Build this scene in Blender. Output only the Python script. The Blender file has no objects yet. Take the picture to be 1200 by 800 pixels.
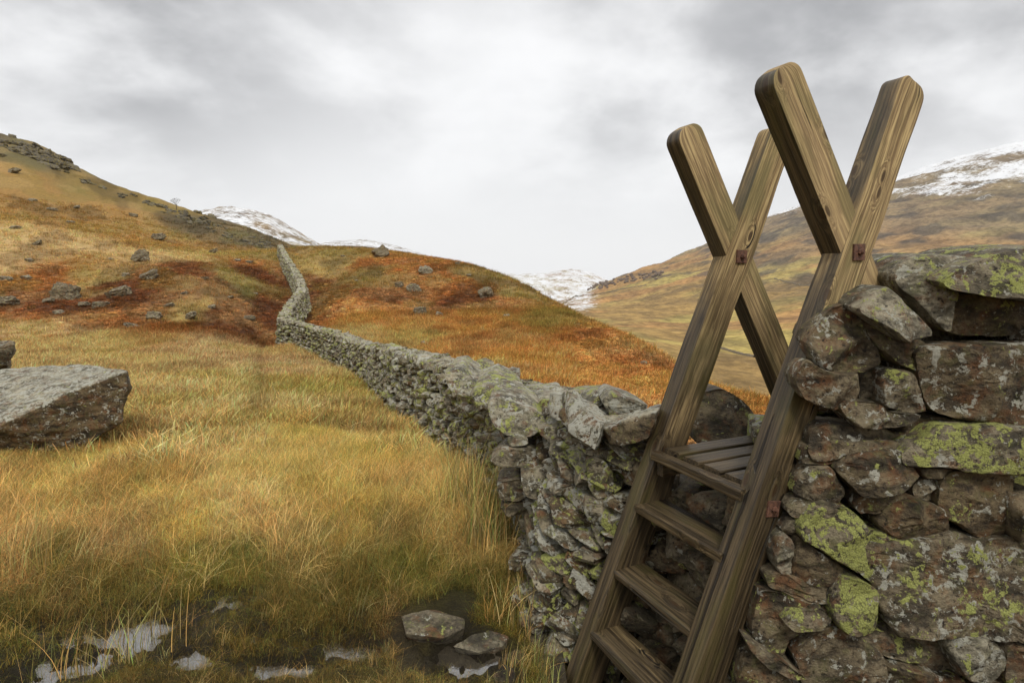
import bpy, bmesh, math, random
import numpy as np
from mathutils import Vector, Matrix
from mathutils import noise as mnoise

random.seed(7); RNG = np.random.default_rng(11)
scene = bpy.context.scene
R = math.radians

# ------------------------------------------------------------------ camera
PITCH = -0.1189; FPX = 700.0
cam_d = bpy.data.cameras.new('camera'); cam = bpy.data.objects.new('camera', cam_d)
scene.collection.objects.link(cam)
cam_d.sensor_width = 36.0; cam_d.lens = FPX/1200*36
cam_d.clip_start = 0.05; cam_d.clip_end = 30000
cam.location = (0, 0, 0); cam.rotation_euler = (math.pi/2+PITCH, 0, 0)
scene.camera = cam
scene.render.resolution_x = 1024; scene.render.resolution_y = 682

# ------------------------------------------------------------------ colour management, sky, sun
scene.view_settings.view_transform = 'Standard'; scene.view_settings.look = 'None'
scene.view_settings.exposure = 0.45; scene.view_settings.gamma = 1.0
SUN_EL = R(52); SUN_AZ = R(168)      # azimuth the light comes from, clockwise from +y
sd = bpy.data.lights.new('sun', 'SUN'); sun = bpy.data.objects.new('sun', sd)
scene.collection.objects.link(sun)
sd.energy = 1.5; sd.angle = R(14); sd.color = (1.0, 0.94, 0.84)
dirv = Vector((math.sin(SUN_AZ)*math.cos(SUN_EL), math.cos(SUN_AZ)*math.cos(SUN_EL), math.sin(SUN_EL)))
sun.rotation_euler = dirv.to_track_quat('Z', 'Y').to_euler()

world = bpy.data.worlds.new('World'); scene.world = world; world.use_nodes = True
def px_ray(px, py):
    u = (px-600)/FPX; v = (400-py)/FPX
    return Vector((u, math.cos(PITCH)-math.sin(PITCH)*v, math.sin(PITCH)+math.cos(PITCH)*v))

class NT:
    def __init__(s, tree): s.t = tree; s.n = tree.nodes; s.l = tree.links
    def new(s, kind, **kw):
        nd = s.n.new(kind)
        for k, v in kw.items(): setattr(nd, k, v)
        return nd
    def put(s, sock, v):
        if v is None: return
        if hasattr(v, 'is_output') or isinstance(v, bpy.types.NodeSocket): s.l.new(v, sock)
        else: sock.default_value = v
    def math(s, op, a, b=None, c=None, clamp=False):
        m = s.new('ShaderNodeMath', operation=op); m.use_clamp = clamp
        s.put(m.inputs[0], a); s.put(m.inputs[1], b); s.put(m.inputs[2], c); return m.outputs[0]
    def vmath(s, op, a, b=None):
        m = s.new('ShaderNodeVectorMath', operation=op)
        s.put(m.inputs[0], a); s.put(m.inputs[1], b)
        return m.outputs['Value'] if op in ('DOT_PRODUCT', 'LENGTH') else m.outputs[0]
    def noise(s, vec, scale, detail=4, rough=.55, dist=0.0):
        m = s.new('ShaderNodeTexNoise'); s.put(m.inputs['Vector'], vec)
        m.inputs['Scale'].default_value = scale; m.inputs['Detail'].default_value = detail
        m.inputs['Roughness'].default_value = rough; m.inputs['Distortion'].default_value = dist
        return m.outputs[0]
    def noisec(s, vec, scale, detail=4, rough=.55):
        m = s.new('ShaderNodeTexNoise'); s.put(m.inputs['Vector'], vec)
        m.inputs['Scale'].default_value = scale; m.inputs['Detail'].default_value = detail
        m.inputs['Roughness'].default_value = rough; return m.outputs[1]
    def ramp(s, v, lo, hi, a=0.0, b=1.0):
        m = s.new('ShaderNodeMapRange', interpolation_type='SMOOTHSTEP')
        s.put(m.inputs[0], v); m.inputs[1].default_value = lo; m.inputs[2].default_value = hi
        m.inputs[3].default_value = a; m.inputs[4].default_value = b; return m.outputs[0]
    def mix(s, f, a, b, mode='MIX'):
        m = s.new('ShaderNodeMix', data_type='RGBA', blend_type=mode)
        s.put(m.inputs[0], f)
        for k, v in ((6, a), (7, b)):
            if isinstance(v, (tuple, list)): v = (*v[:3], 1)
            s.put(m.inputs[k], v)
        return m.outputs[2]
    def bump(s, h, strength, dist, normal=None):
        m = s.new('ShaderNodeBump'); m.inputs['Strength'].default_value = strength
        m.inputs['Distance'].default_value = dist; s.put(m.inputs['Height'], h); s.put(m.inputs['Normal'], normal)
        return m.outputs[0]

def build_world():
    t = NT(world.node_tree); t.n.clear()
    out = t.new('ShaderNodeOutputWorld'); bg = t.new('ShaderNodeBackground')
    tc = t.new('ShaderNodeTexCoord').outputs['Generated']
    sky = t.new('ShaderNodeTexSky', sky_type='NISHITA'); sky.sun_disc = False
    sky.sun_elevation = SUN_EL; sky.sun_rotation = SUN_AZ
    sep = t.new('ShaderNodeSeparateXYZ'); t.put(sep.inputs[0], tc)
    z = t.math('MAXIMUM', sep.outputs[2], 0.0)
    # cloud layer: a plane of cloud above, seen in perspective
    inv = t.math('DIVIDE', 1.0, t.math('ADD', z, 0.42))
    pl = t.new('ShaderNodeCombineXYZ')
    t.put(pl.inputs[0], t.math('MULTIPLY', sep.outputs[0], inv)); t.put(pl.inputs[1], t.math('MULTIPLY', sep.outputs[1], inv))
    t.put(pl.inputs[2], z)
    n1 = t.noise(pl.outputs[0], 1.7, 6, .52, .25)
    n2 = t.noise(pl.outputs[0], 5.5, 5, .55, .1)
    n = t.math('ADD', t.math('MULTIPLY', n1, .75), t.math('MULTIPLY', n2, .25))
    dens = t.ramp(n, .40, .66)
    # heavier cloud masses that hang in given directions
    lobes = None
    for (px, py, width, amp) in ((200, 10, .30, .42), (330, 60, .16, .12), (20, 120, .25, .30), (640, -20, .32, .20), (900, 60, .42, .30), (1180, 60, .30, .36), (600, 170, .16, .10), (450, 120, .20, -.30), (560, 60, .10, -.2), (780, 40, .12, -.08)):
        d = px_ray(px, py).normalized()
        dt = t.vmath('DOT_PRODUCT', tc, tuple(d))
        v = t.ramp(dt, math.cos(width*1.7), 1.0, 0.0, amp)
        lobes = v if lobes is None else t.math('ADD', lobes, v)
    lobes = t.math('MULTIPLY', t.math('MULTIPLY', lobes, .80), t.math('ADD', .1, t.math('MULTIPLY', t.ramp(n, .36, .62), 1.15)))
    fade = t.ramp(z, .0, .30)
    g = t.math('ADD', t.math('MULTIPLY', dens, .10), lobes)
    g = t.math('MULTIPLY', g, fade, clamp=True)
    cl = t.mix(g, (.775, .777, .782), (.20, .203, .214))
    skyc = t.vmath('MULTIPLY', sky.outputs[0], (.1, .1, .1))
    col = t.mix(.97, skyc, cl)
    t.put(bg.inputs[0], col); bg.inputs[1].default_value = 1.0
    t.l.new(bg.outputs[0], out.inputs[0])
build_world()

# ------------------------------------------------------------------ helpers
def link(o, parent=None):
    scene.collection.objects.link(o)
    if parent is not None: o.parent = parent
    return o
def tag(o, label=None, cat=None, group=None, kind=None):
    if label: o['label'] = label
    if cat: o['category'] = cat
    if group: o['group'] = group
    if kind: o['kind'] = kind
    return o
def empty(name, loc, label, cat, group=None):
    o = bpy.data.objects.new(name, None); o.location = loc; o.empty_display_size = .1
    link(o); return tag(o, label, cat, group)
def mesh_np(name, V, F, mat, parent=None, smooth=True, attrs=None, loc=None):
    """V (n,3), F (m,3|4) numpy -> object"""
    V = np.asarray(V, dtype=np.float64); F = np.asarray(F, dtype=np.int32)
    me = bpy.data.meshes.new(name)
    if loc is not None: V = V-np.array(loc)
    k = F.shape[1]
    me.vertices.add(len(V)); me.vertices.foreach_set('co', V.astype(np.float32).ravel())
    me.loops.add(F.size); me.loops.foreach_set('vertex_index', F.ravel())
    me.polygons.add(len(F)); me.polygons.foreach_set('loop_start', np.arange(0, F.size, k, dtype=np.int32))
    me.update(calc_edges=True)
    if smooth: me.polygons.foreach_set('use_smooth', np.ones(len(F), dtype=bool))
    for an, (ty, data) in (attrs or {}).items():
        a = me.attributes.new(an, ty, 'POINT')
        d = np.asarray(data, dtype=np.float32)
        if ty == 'FLOAT_COLOR': a.data.foreach_set('color', d.ravel())
        elif ty == 'FLOAT_VECTOR': a.data.foreach_set('vector', d.ravel())
        else: a.data.foreach_set('value', d.ravel())
    if mat: me.materials.append(mat)
    if smooth and mat in (M.get('stone') if 'M' in globals() else None, M.get('wood') if 'M' in globals() else None, M.get('crag') if 'M' in globals() else None): me.set_sharp_from_angle(angle=R(34))
    o = bpy.data.objects.new(name, me)
    if loc is not None: o.location = loc
    return link(o, parent)

# numpy gradient-free value noise
def _hash(ix, iy, iz, seed):
    h = (ix.astype(np.int64)*374761393 + iy.astype(np.int64)*668265263 + iz.astype(np.int64)*2147483647 + seed*144269) & 0xffffffff
    h = ((h ^ (h >> 13))*1274126177) & 0xffffffff
    h = ((h ^ (h >> 16))*2246822519) & 0xffffffff
    return ((h ^ (h >> 15)) & 0xffffff)/float(0xffffff)
def vnoise(x, y, z=None, seed=0):
    x = np.asarray(x, float); y = np.asarray(y, float)
    z = np.zeros_like(x) if z is None else np.asarray(z, float)
    ix, iy, iz = np.floor(x), np.floor(y), np.floor(z)
    fx, fy, fz = x-ix, y-iy, z-iz
    fx, fy, fz = [f*f*f*(f*(f*6-15)+10) for f in (fx, fy, fz)]
    r = 0
    for dx in (0, 1):
        for dy in (0, 1):
            for dz in (0, 1):
                w = (fx if dx else 1-fx)*(fy if dy else 1-fy)*(fz if dz else 1-fz)
                r = r+w*_hash(ix+dx, iy+dy, iz+dz, seed)
    return r*2-1
def fbm(x, y, z=None, oct=4, seed=0, gain=.5):
    s = 0; a = 1; n = 0
    for i in range(oct):
        s = s+a*vnoise(x*2**i+i*17.3, y*2**i+i*9.1, None if z is None else z*2**i+i*3.7, seed+i); n += a; a *= gain
    return s/n
def sstep(a, b, x):
    t = np.clip((x-a)/(b-a), 0, 1); return t*t*(3-2*t)

# ------------------------------------------------------------------ terrain as a height field over (azimuth, ln distance)
class Field:
    """thin-plate height field: elevation tangent over azimuth and log distance"""
    def __init__(s, ctrl, reg=1e-3):
        P = []; E = []
        for px, py, y in ctrl:
            if py is None: continue
            r = px_ray(px, py); k = y/r.y; X, Y, Z = r.x*k, y, r.z*k
            P.append((math.atan2(X, Y)*2.6, math.log(math.hypot(X, Y)))); E.append(Z/math.hypot(X, Y))
        s.P = np.array(P); E = np.array(E); n = len(P)
        D = np.linalg.norm(s.P[:, None]-s.P[None], axis=2)
        K = np.where(D > 0, D**2*np.log(D+1e-12), 0)+reg*np.eye(n)
        A = np.zeros((n+3, n+3)); A[:n, :n] = K; A[:n, n] = 1; A[:n, n+1:] = s.P; A[n:, :n] = A[:n, n:].T
        s.w = np.linalg.solve(A, np.concatenate([E, np.zeros(3)]))
    def e(s, th, lr):
        Q = np.stack([th*2.6, lr], -1).reshape(-1, 2); out = np.empty(len(Q)); n = len(s.P)
        for i in range(0, len(Q), 60000):
            q = Q[i:i+60000]
            D = np.linalg.norm(q[:, None]-s.P[None], axis=2)
            out[i:i+60000] = np.where(D > 0, D**2*np.log(D+1e-12), 0)@s.w[:n]+s.w[n]+q@s.w[n+1:]
        return out.reshape(np.shape(th))
def zpt(px, z, y):     # control from a world height: returns (px, py, y)
    v = None
    lo, hi = -2000, 3000
    for _ in range(60):
        m = (lo+hi)/2; r = px_ray(px, m)
        if r.z/r.y*y > z: lo = m
        else: hi = m
    return (px, (lo+hi)/2, y)
NEAR = [
 # foreground plateau
 *[zpt(px, z, y) for px, z, y in (( -300,-1.62,.9),(600,-1.62,.9),(1500,-1.7,.9),(-300,-1.72,1.8),(150,-1.72,1.8),(600,-1.75,1.8),(1200,-1.85,1.8),(1500,-1.85,1.8),
   (-300,-1.78,3),(150,-1.79,3),(400,-1.77,3),(600,-1.84,2.9),(800,-2.12,3),(760,-2.12,2.4),(900,-2.12,2.3),(1100,-1.85,3),(1500,-1.85,3),
   (-300,-1.85,5),(100,-1.84,5),(350,-1.85,5),(560,-1.82,5),(800,-1.85,5.5),(1100,-1.9,5.5),(1500,-1.9,5.5),
   (-300,-1.98,8.5),(100,-2.0,8.5),(350,-2.1,8.5),(490,-2.26,8.0),
   (-300,-2.35,15),(0,-2.4,15),(200,-2.5,15),(380,-2.75,15.5),
   (1500,-2.2,10),(1200,-2.2,10),(1500,-8,25),(1200,-8,25),(1500,-30,80),(1200,-30,80),(1500,-60,220),(1200,-60,220),(1000,-60,220),(800,-52,220),(1000,-28,80),(850,-24,80))],
 (610,640,3.7),(510,525,7.4),(457,486,10.2),(430,455,14),(405,436,18),(370,418,23),(338,406,27),
 (-300,388,27),(0,394,27),(150,394,27),(250,398,27),
 (0,330,39),(150,330,39),(-300,320,39),(250,335,38),
 (-300,262,60),(0,265,62),(80,273,61),(160,288,60),(240,300,59),(300,306,58),
 (-300,190,105),(0,198,112),(100,235,105),(200,268,95),(280,287,85),
 (-300,100,150),(0,158,150),(45,170,145),(75,196,140),(100,207,138),(150,225,130),(200,243,120),(240,256,112),(280,267,104),(312,278,96),(328,289,84),
 (-300,160,220),(0,195,220),(75,225,220),(150,255,220),(240,280,220),(312,296,180),
 (333,414,29),(341,396,32),(353,378,37),(351,360,41),(345,342,47),(335,319,56),(328,299,66),
 (385,386,30),(400,350,39),(500,350,39),(600,370,31),(500,400,24),(600,430,15),(700,430,17),(560,440,13),
 (700,465,9.5),(850,482,9.5),(1000,500,8.5),
 (890,470,13.5),(800,433,21),(760,414,27),(720,397,33),(680,374,41),(640,351,49),(600,329,56),(550,310.5,62),(490,300,68),(430,291.5,74),(370,290,76),
 (890,560,22),(800,510,34),(720,450,52),(640,400,75),(600,372,85),(550,340,92),(490,318,100),(430,306,108),(370,304,112),
 (600,420,220),(490,350,220),(400,322,220),
]
nf = Field(NEAR, 2e-4)
FAR = [
 *[zpt(px, z, y) for px, z, y in ((-400,-40,170),(100,-20,170),(400,-30,170),(600,-45,170),(800,-56,190),(1000,-62,190),(1300,-62,190),(1700,-60,190),
  (-400,-60,400),(100,-40,400),(400,-60,400),(600,-75,400),
  (-400,-60,9000),(100,-160,9000),(400,-200,9000),(600,-260,9000),(800,-200,9000),(1000,-200,9000),(1300,-200,9000),(1700,-200,9000))],
 # valley floor fields and the right hillside
 (700,405,330),(700,375,700),(780,425,330),(860,440,330),(950,452,330),(1200,460,330),(1500,460,330),
 (700,352,1300),(780,385,620),(860,405,480),(950,400,480),(1200,390,480),(1500,380,480),
 (860,360,800),(950,345,800),(1200,318,760),(1500,300,760),
 (655,356,1900),(700,336,1900),(740,319,1850),(790,306,1750),(830,304,1500),(880,300,1300),(950,280,1250),(1060,262,1200),(1200,240,1150),(1500,215,1100),
 (800,303,2500),(835,287,2500),(900,256,2300),(945,240,2150),(1060,205,1950),(1110,189,1900),(1200,167,1850),(1500,110,1800),
 (655,372,2600),(700,360,2700),(760,335,3000),(835,310,3300),(950,275,3000),(1200,205,2600),(1500,160,2600),
 # snow mountain far left
 (150,300,700),(310,310,700),(400,318,700),(250,250,1350),(285,243,1300),(305,247,1280),(335,263,1250),(378,290,1200),(410,306,1150),
 (200,262,1350),(100,290,1350),(250,285,2000),(310,290,2000),(420,312,1800),
 # far snow ridge above the near brow, and the valley head
 (380,285,3600),(430,282,3600),(470,291,3500),(500,301,3400),(540,318,3300),(420,300,4800),
 (580,345,2600),(620,352,2600),(660,360,2600),
 (585,322,4300),(610,322,4300),(640,320,4200),(668,316,4200),(690,319,4200),(715,330,4200),(760,345,4200),(620,345,5600),(690,345,5600),
]
ff = Field(FAR, 2e-4)
PUD = [(70,785,.30,.34),(180,738,.30,.20),(268,708,.20,.15),(545,778,.28,.24),(430,768,.16,.09),(330,788,.26,.10),(225,775,.20,.11),(120,760,.26,.13),(375,758,.22,.10),(300,750,.12,.06),(30,745,.14,.07)]
PUDW = []
WATER_Z = -1.862
for px, py, ax, ay in PUD:
    r = px_ray(px, py); k = WATER_Z/r.z; PUDW.append((r.x*k, r.y*k, ax, ay))
def near_z(x, y, detail=True):
    x = np.asarray(x, float); y = np.asarray(y, float)
    th = np.clip(np.arctan2(x, np.where((y < .01), .01, y)), -1.0, .85); r = np.hypot(x, y)+1e-6
    rr = np.clip(r, .9, 260)
    e = nf.e(th, np.log(rr)); z = e*rr
    if detail:
        a = sstep(1.5, 5, r)
        z = z+.035*fbm(x*1.1, y*1.1, oct=4, seed=3)+.05*a*fbm(x*.55+9, y*.55, oct=3, seed=5)
        z = z+a*(.0022*r)*fbm(x*.16+3, y*.16, oct=5, seed=8)*sstep(20, 50, r)
        z = z+sstep(90, 130, r)*sstep(.02, -.1, th)*(1.6*np.abs(fbm(x*.09, y*.09, oct=5, seed=21)) - .3)
        for (wx, wy, ax, ay) in PUDW:
            d = ((x-wx)/ax)**2+((y-wy)/ay)**2
            m = np.exp(-d*1.1); z = z*(1-m)+m*(WATER_Z-.016+.055*fbm(x*7, y*7, oct=3, seed=55)+.05*fbm(x*22, y*22, oct=3, seed=56))
    return z
def far_z(x, y):
    th = np.clip(np.arctan2(x, np.where(y < .01, .01, y)), -1.1, 1.1); r = np.hypot(x, y)
    e = ff.e(th, np.log(r)); z = e*r
    rg = 1-2*np.abs(fbm(x*.0045, y*.0045, oct=6, seed=31))
    rg2 = 1-2*np.abs(fbm(x*.02+5, y*.02, oct=5, seed=41, gain=.6))
    amp = sstep(450, 1500, r)
    return z+amp*(10*rg+5*rg2-8)+(1-amp)*5.0*fbm(x*.012, y*.012, oct=6, seed=51)+(r*.0012)*fbm(x*.05, y*.05, oct=4, seed=61)

def hit(px, py, zf=near_z, r0=2.0, r1=250):
    ray = px_ray(px, py); k = np.exp(np.linspace(math.log(r0), math.log(r1), 900)); h = math.hypot(ray.x, ray.y)
    x = ray.x/h*k; y = ray.y/h*k; zr = ray.z/h*k; zt = zf(x, y)
    w = np.nonzero(zr < zt)[0]
    if len(w) == 0: i = int(np.argmin(zr-zt))
    else: i = int(w[0])
    return float(x[i]), float(y[i]), float(zt[i])

C_ = dict(straw=(.68,.465,.215), pink=(.64,.415,.225), gstraw=(.52,.37,.13), moss=(.27,.225,.06), dark=(.12,.085,.03),
  rustd=(.20,.078,.032), orange=(.54,.26,.085), rust=(.38,.165,.055), olive=(.30,.21,.065), obrown=(.43,.255,.085), rock=(.18,.145,.085), grey=(.2,.19,.17), bstraw=(.31,.215,.10), bmoss=(.19,.165,.05), bdark=(.15,.105,.045))
ZON = [((100,402),'straw'),((250,405),'pink'),((30,430),'straw'),((200,450),'straw'),((320,430),'pink'),((300,480),'straw'),((250,520),'straw'),((390,470),'gstraw'),((360,520),'gstraw'),
 ((170,560),'gstraw'),((460,550),'gstraw'),((50,590),'gstraw'),((270,600),'straw'),((150,640),'bstraw'),((350,640),'bstraw'),((300,570),'straw'),((460,630),'bstraw'),((520,600),'gstraw'),((60,660),'bmoss'),((100,700),'bdark'),((250,670),'bmoss'),((330,730),'bdark'),((550,690),'bmoss'),((430,710),'bdark'),((30,760),'bmoss'),((600,780),'moss'),((220,620),'gstraw'),((400,600),'gstraw'),((200,745),'bdark'),((480,660),'bmoss'),((20,640),'straw'),
 ((0,268),'straw'),((60,275),'straw'),((100,284),'straw'),((150,295),'straw'),((200,302),'straw'),((0,254),'obrown'),((60,260),'obrown'),((100,269),'obrown'),((150,281),'obrown'),((200,289),'obrown'),((50,385),'straw'),((50,372),'rust'),((150,377),'rust'),((250,372),'rustd'),((310,350),'rustd'),((100,345),'rustd'),((200,340),'rustd'),((230,318),'rustd'),((285,332),'moss'),((310,310),'rust'),((20,330),'rust'),((20,345),'rustd'),((60,320),'rust'),((140,335),'rustd'),((170,350),'rustd'),((190,322),'rustd'),((60,360),'rustd'),((200,378),'rust'),((330,370),'rustd'),((320,330),'rustd'),((100,312),'obrown'),((20,300),'straw'),((200,298),'straw'),((120,290),'straw'),((50,278),'straw'),((250,296),'gstraw'),((300,300),'olive'),((120,322),'gstraw'),((215,355),'gstraw'),
 ((100,262),'obrown'),((50,240),'obrown'),((180,278),'obrown'),((20,215),'obrown'),((250,290),'obrown'),((140,250),'obrown'),((30,175),'rock'),((60,190),'rock'),((120,220),'olive'),((150,230),'olive'),((200,246),'olive'),((240,262),'rock'),((270,270),'rock'),((300,280),'rock'),((90,205),'olive'),
 ((400,300),'olive'),((480,312),'rust'),((560,325),'olive'),((380,310),'gstraw'),((430,322),'olive'),((520,335),'rust'),((600,352),'rust'),((440,306),'rust'),((360,330),'rustd'),((365,350),'rustd'),((440,345),'rustd'),((520,352),'rustd'),((580,352),'rustd'),((640,372),'olive'),((610,345),'olive'),((680,395),'rust'),((450,368),'orange'),((550,380),'orange'),((380,372),'rust'),((420,388),'straw'),((480,402),'gstraw'),((530,410),'orange'),((600,415),'orange'),((700,430),'orange'),((410,362),'orange'),((500,385),'orange'),((430,375),'orange'),((620,430),'orange'),((520,430),'orange'),((470,420),'straw'),((800,455),'orange'),((870,475),'rust'),((640,445),'orange'),((560,432),'gstraw'),((590,400),'rust'),((740,425),'rust'),((660,410),'orange')]
# faces of the wall: (left base, left top) nodes running from the right-hand end to the far hill
def P3(px, py, y): r = px_ray(px, py); k = y/r.y; return np.array((r.x*k, y, r.z*k))
NB = [np.array(v, float) for v in ((7,2.12,-1.95),(1.9,2.12,-2.15),(1.02,2.15,-2.2),(.80,2.24,-2.2),(.56,2.68,-2.2),(.30,2.66,-2.15),(.04,2.86,-1.98),(.07,3.3,-1.86))]
NTp = [np.array(v, float) for v in ((7,2.34,.02),(1.9,2.34,-.02),(1.25,2.36,-.66),(1.02,2.36,-1.02),(.78,2.78,-1.0),(.60,2.95,-.86),(.33,3.25,-.84),(.27,3.6,-.86))]
far_base = [(610,640,3.7),(560,582,5.3),(510,525,7.4),(457,486,10.2),(430,455,14),(405,436,18),(370,418,23),(338,406,27)]
far_top = [468,450,431,413,407,399,386,377]
fb = [P3(*q) for q in far_base]
for i, b_ in enumerate(fb):
    ztop = -(far_top[i]-316)/700*(far_base[i][2]+.3)*1.0
    d = (fb[min(i+1, len(fb)-1)]-fb[max(i-1, 0)]); d[2] = 0; d /= np.linalg.norm(d); nn = np.array((d[1], -d[0], 0))
    NB.append(b_-np.array((0, 0, .06))); tp = b_+nn*.14; tp[2] = ztop-.04; NTp.append(tp)
up = [(331,372,28.2),(335,364,30),(343,352,33),(353,339,37),(352,328,41),(345,316,47),(335,300,56),(328,287,66)]
for a, b_, y in up:
    p = P3(a, b_, y); NTp.append(p+np.array((-.25, 0, -.1))); q = p+np.array((-.4, 0, 0)); q[2] = p[2]-1.25; NB.append(q)
NB = np.array(NB); NTp = np.array(NTp)
# resample to fine stations
segl = np.linalg.norm(NB[1:, :2]-NB[:-1, :2], axis=1); S = np.concatenate([[0], np.cumsum(segl)])
def at(s, arr): return np.array([np.interp(s, S, arr[:, k]) for k in range(3)])
def frame(s):
    a = at(max(s-.15, 0), NB); b = at(min(s+.15, S[-1]), NB); d = b-a; d[2] = 0; d /= np.linalg.norm(d)
    return d, np.array((d[1], -d[0], 0))     # along, inward (away from the camera side)
SC = S[3]      # where the stile stands
def wall_dist(x, y):
    """signed side of wall and distance from its near face line"""
    P = NB[:, :2]; best = np.full(x.shape, 1e9); side = np.zeros(x.shape)
    for i in range(len(P)-1):
        a, b = P[i], P[i+1]; d = b-a; L2 = d@d; t_ = np.clip(((x-a[0])*d[0]+(y-a[1])*d[1])/L2, 0, 1); cx = a[0]+t_*d[0]; cy = a[1]+t_*d[1]
        q = np.hypot(x-cx, y-cy); sgn = (x-cx)*d[1]-(y-cy)*d[0]; m = q < best; best = np.where(m, q, best); side = np.where(m, sgn, side)
    return np.where(side > 0, best, -best)     # positive: inside / beyond the face
ZP = None
def zone(x, y):
    """ground cover colour at a place (world position -> colour)"""
    global ZP
    if ZP is None:
        P = []
        for (px, py), c in ZON:
            a, b, _ = hit(px, py, lambda X, Y: near_z(X, Y, False)); P.append((math.atan2(a, b)*5.0, math.log(math.hypot(a, b))*2.2, *C_[c]))
        ZP = np.array(P)
    x = np.asarray(x, float); y = np.asarray(y, float); r = np.hypot(x, y)
    th = np.clip(np.arctan2(x, np.where(y < .01, .01, y)), -1.0, .8)
    lr = np.log(np.clip(r, 2, 250))
    a = th*5+.16*fbm(th*14, lr*9, oct=4, seed=71); b = lr*2.2+.22*fbm(th*14+40, lr*9, oct=4, seed=72)
    sh = a.shape; a = a.ravel(); b = b.ravel(); out = np.empty((len(a), 3))
    for i in range(0, len(a), 60000):
        d2 = (a[i:i+60000, None]-ZP[None, :, 0])**2+(b[i:i+60000, None]-ZP[None, :, 1])**2
        w = 1/(d2+.004)**2.2; w /= w.sum(1, keepdims=True); out[i:i+60000] = w@ZP[:, 2:5]
    out = out.reshape(*sh, 3)
    # mossy and straw flecks between, at the scale of tussocks
    n = fbm(x*1.1/(1+r*.03), y*1.1/(1+r*.03), oct=4, seed=81); n2 = fbm(x*.5/(1+r*.01), y*.5/(1+r*.01), oct=5, seed=82)
    m1 = (sstep(.06, .25, n)*.48)[..., None]; m2 = (sstep(.06, .28, n2)*.45)[..., None]; m3 = (sstep(-.05, -.28, n)*.6)[..., None]
    sl = sstep(24, 32, r)[..., None]; sl = np.maximum(sl, (wall_dist(x.ravel(), y.ravel()).reshape(x.shape) > .3)[..., None]*1.0); m1 = m1*(1-.45*sl); m2 = m2*(1-.55*sl)
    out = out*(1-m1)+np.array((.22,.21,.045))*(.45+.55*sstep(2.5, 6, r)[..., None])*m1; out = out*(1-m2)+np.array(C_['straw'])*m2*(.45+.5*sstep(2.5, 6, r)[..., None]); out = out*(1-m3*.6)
    return out

# ------------------------------------------------------------------ materials
def mat_new(name):
    m = bpy.data.materials.new(name); m.use_nodes = True; t = NT(m.node_tree); t.n.clear()
    out = t.new('ShaderNodeOutputMaterial'); bs = t.new('ShaderNodeBsdfPrincipled'); t.l.new(bs.outputs[0], out.inputs[0])
    return m, t, bs
def attr(t, name, ty='GEOMETRY'):
    a = t.new('ShaderNodeAttribute', attribute_type=ty); a.attribute_name = name; return a
def objco(t, jitter=True):
    tc = t.new('ShaderNodeTexCoord').outputs['Object']
    if not jitter: return tc
    oi = t.new('ShaderNodeObjectInfo').outputs['Random']
    return t.vmath('ADD', tc, t.vmath('MULTIPLY', (37., 61., 83.), t.mix(1.0, (0, 0, 0), oi) if False else _rv(t, oi)))
def _rv(t, s):
    c = t.new('ShaderNodeCombineXYZ')
    for i in range(3): t.put(c.inputs[i], s)
    return c.outputs[0]

def ground_mat():
    m, t, b = mat_new('moorland_ground')
    co = t.new('ShaderNodeTexCoord').outputs['Object']
    col = attr(t, 'col').outputs['Color']
    n1 = t.noise(co, 2.3, 8, .65); n2 = t.noise(co, 14, 6, .7); n3 = t.noise(co, 90, 4, .7)
    v = t.math('ADD', t.math('MULTIPLY', t.ramp(n1, .3, .7), .5), t.math('MULTIPLY', t.ramp(n2, .3, .7), .7))
    c = t.mix(t.math('MULTIPLY', v, .62, clamp=True), t.mix(1.0, col, (.42, .40, .38), 'MULTIPLY'), t.mix(1.0, col, (1.5, 1.5, 1.4), 'MULTIPLY'))
    c = t.mix(t.ramp(n3, .35, .6), t.mix(1.0, c, (.6, .58, .55), 'MULTIPLY'), c)
    wet = attr(t, 'wet').outputs['Fac']
    c = t.mix(wet, c, (.022, .017, .011))
    t.put(b.inputs['Base Color'], c); t.put(b.inputs['Roughness'], t.ramp(wet, 0, 1, .95, .35)); b.inputs['Specular IOR Level'].default_value = .2
    h = t.math('ADD', t.math('MULTIPLY', n1, .6), t.math('ADD', t.math('MULTIPLY', n2, .35), t.math('MULTIPLY', n3, .12)))
    t.put(b.inputs['Normal'], t.bump(h, .9, .18)); return m
def far_mat():
    m, t, b = mat_new('fell_side')
    co = t.new('ShaderNodeTexCoord').outputs['Object']
    col = attr(t, 'col').outputs['Color']; snow = attr(t, 'snow').outputs['Fac']
    n1 = t.noise(co, .018, 9, .68); n2 = t.noise(co, .11, 7, .7)
    c = t.mix(t.ramp(n1, .38, .62), t.mix(1.0, col, (.72, .70, .70), 'MULTIPLY'), t.mix(1.0, col, (1.3, 1.25, 1.1), 'MULTIPLY'))
    c = t.mix(t.ramp(n2, .38, .6), t.mix(1.0, c, (.62, .61, .6), 'MULTIPLY'), c)
    sn = t.math('ADD', snow, t.math('MULTIPLY', t.math('SUBTRACT', t.math('ADD', t.math('MULTIPLY', n2, .6), t.math('MULTIPLY', n1, .4)), .5), 2.6))
    sn = t.math('MULTIPLY', t.ramp(sn, .30, .72), t.ramp(snow, .02, .12))
    c = t.mix(sn, c, (.74, .755, .78))
    t.put(b.inputs['Base Color'], c); b.inputs['Roughness'].default_value = .95; b.inputs['Specular IOR Level'].default_value = .1
    t.put(b.inputs['Normal'], t.bump(t.math('ADD', n1, t.math('MULTIPLY', n2, .5)), .7, 9.0)); return m
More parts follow.
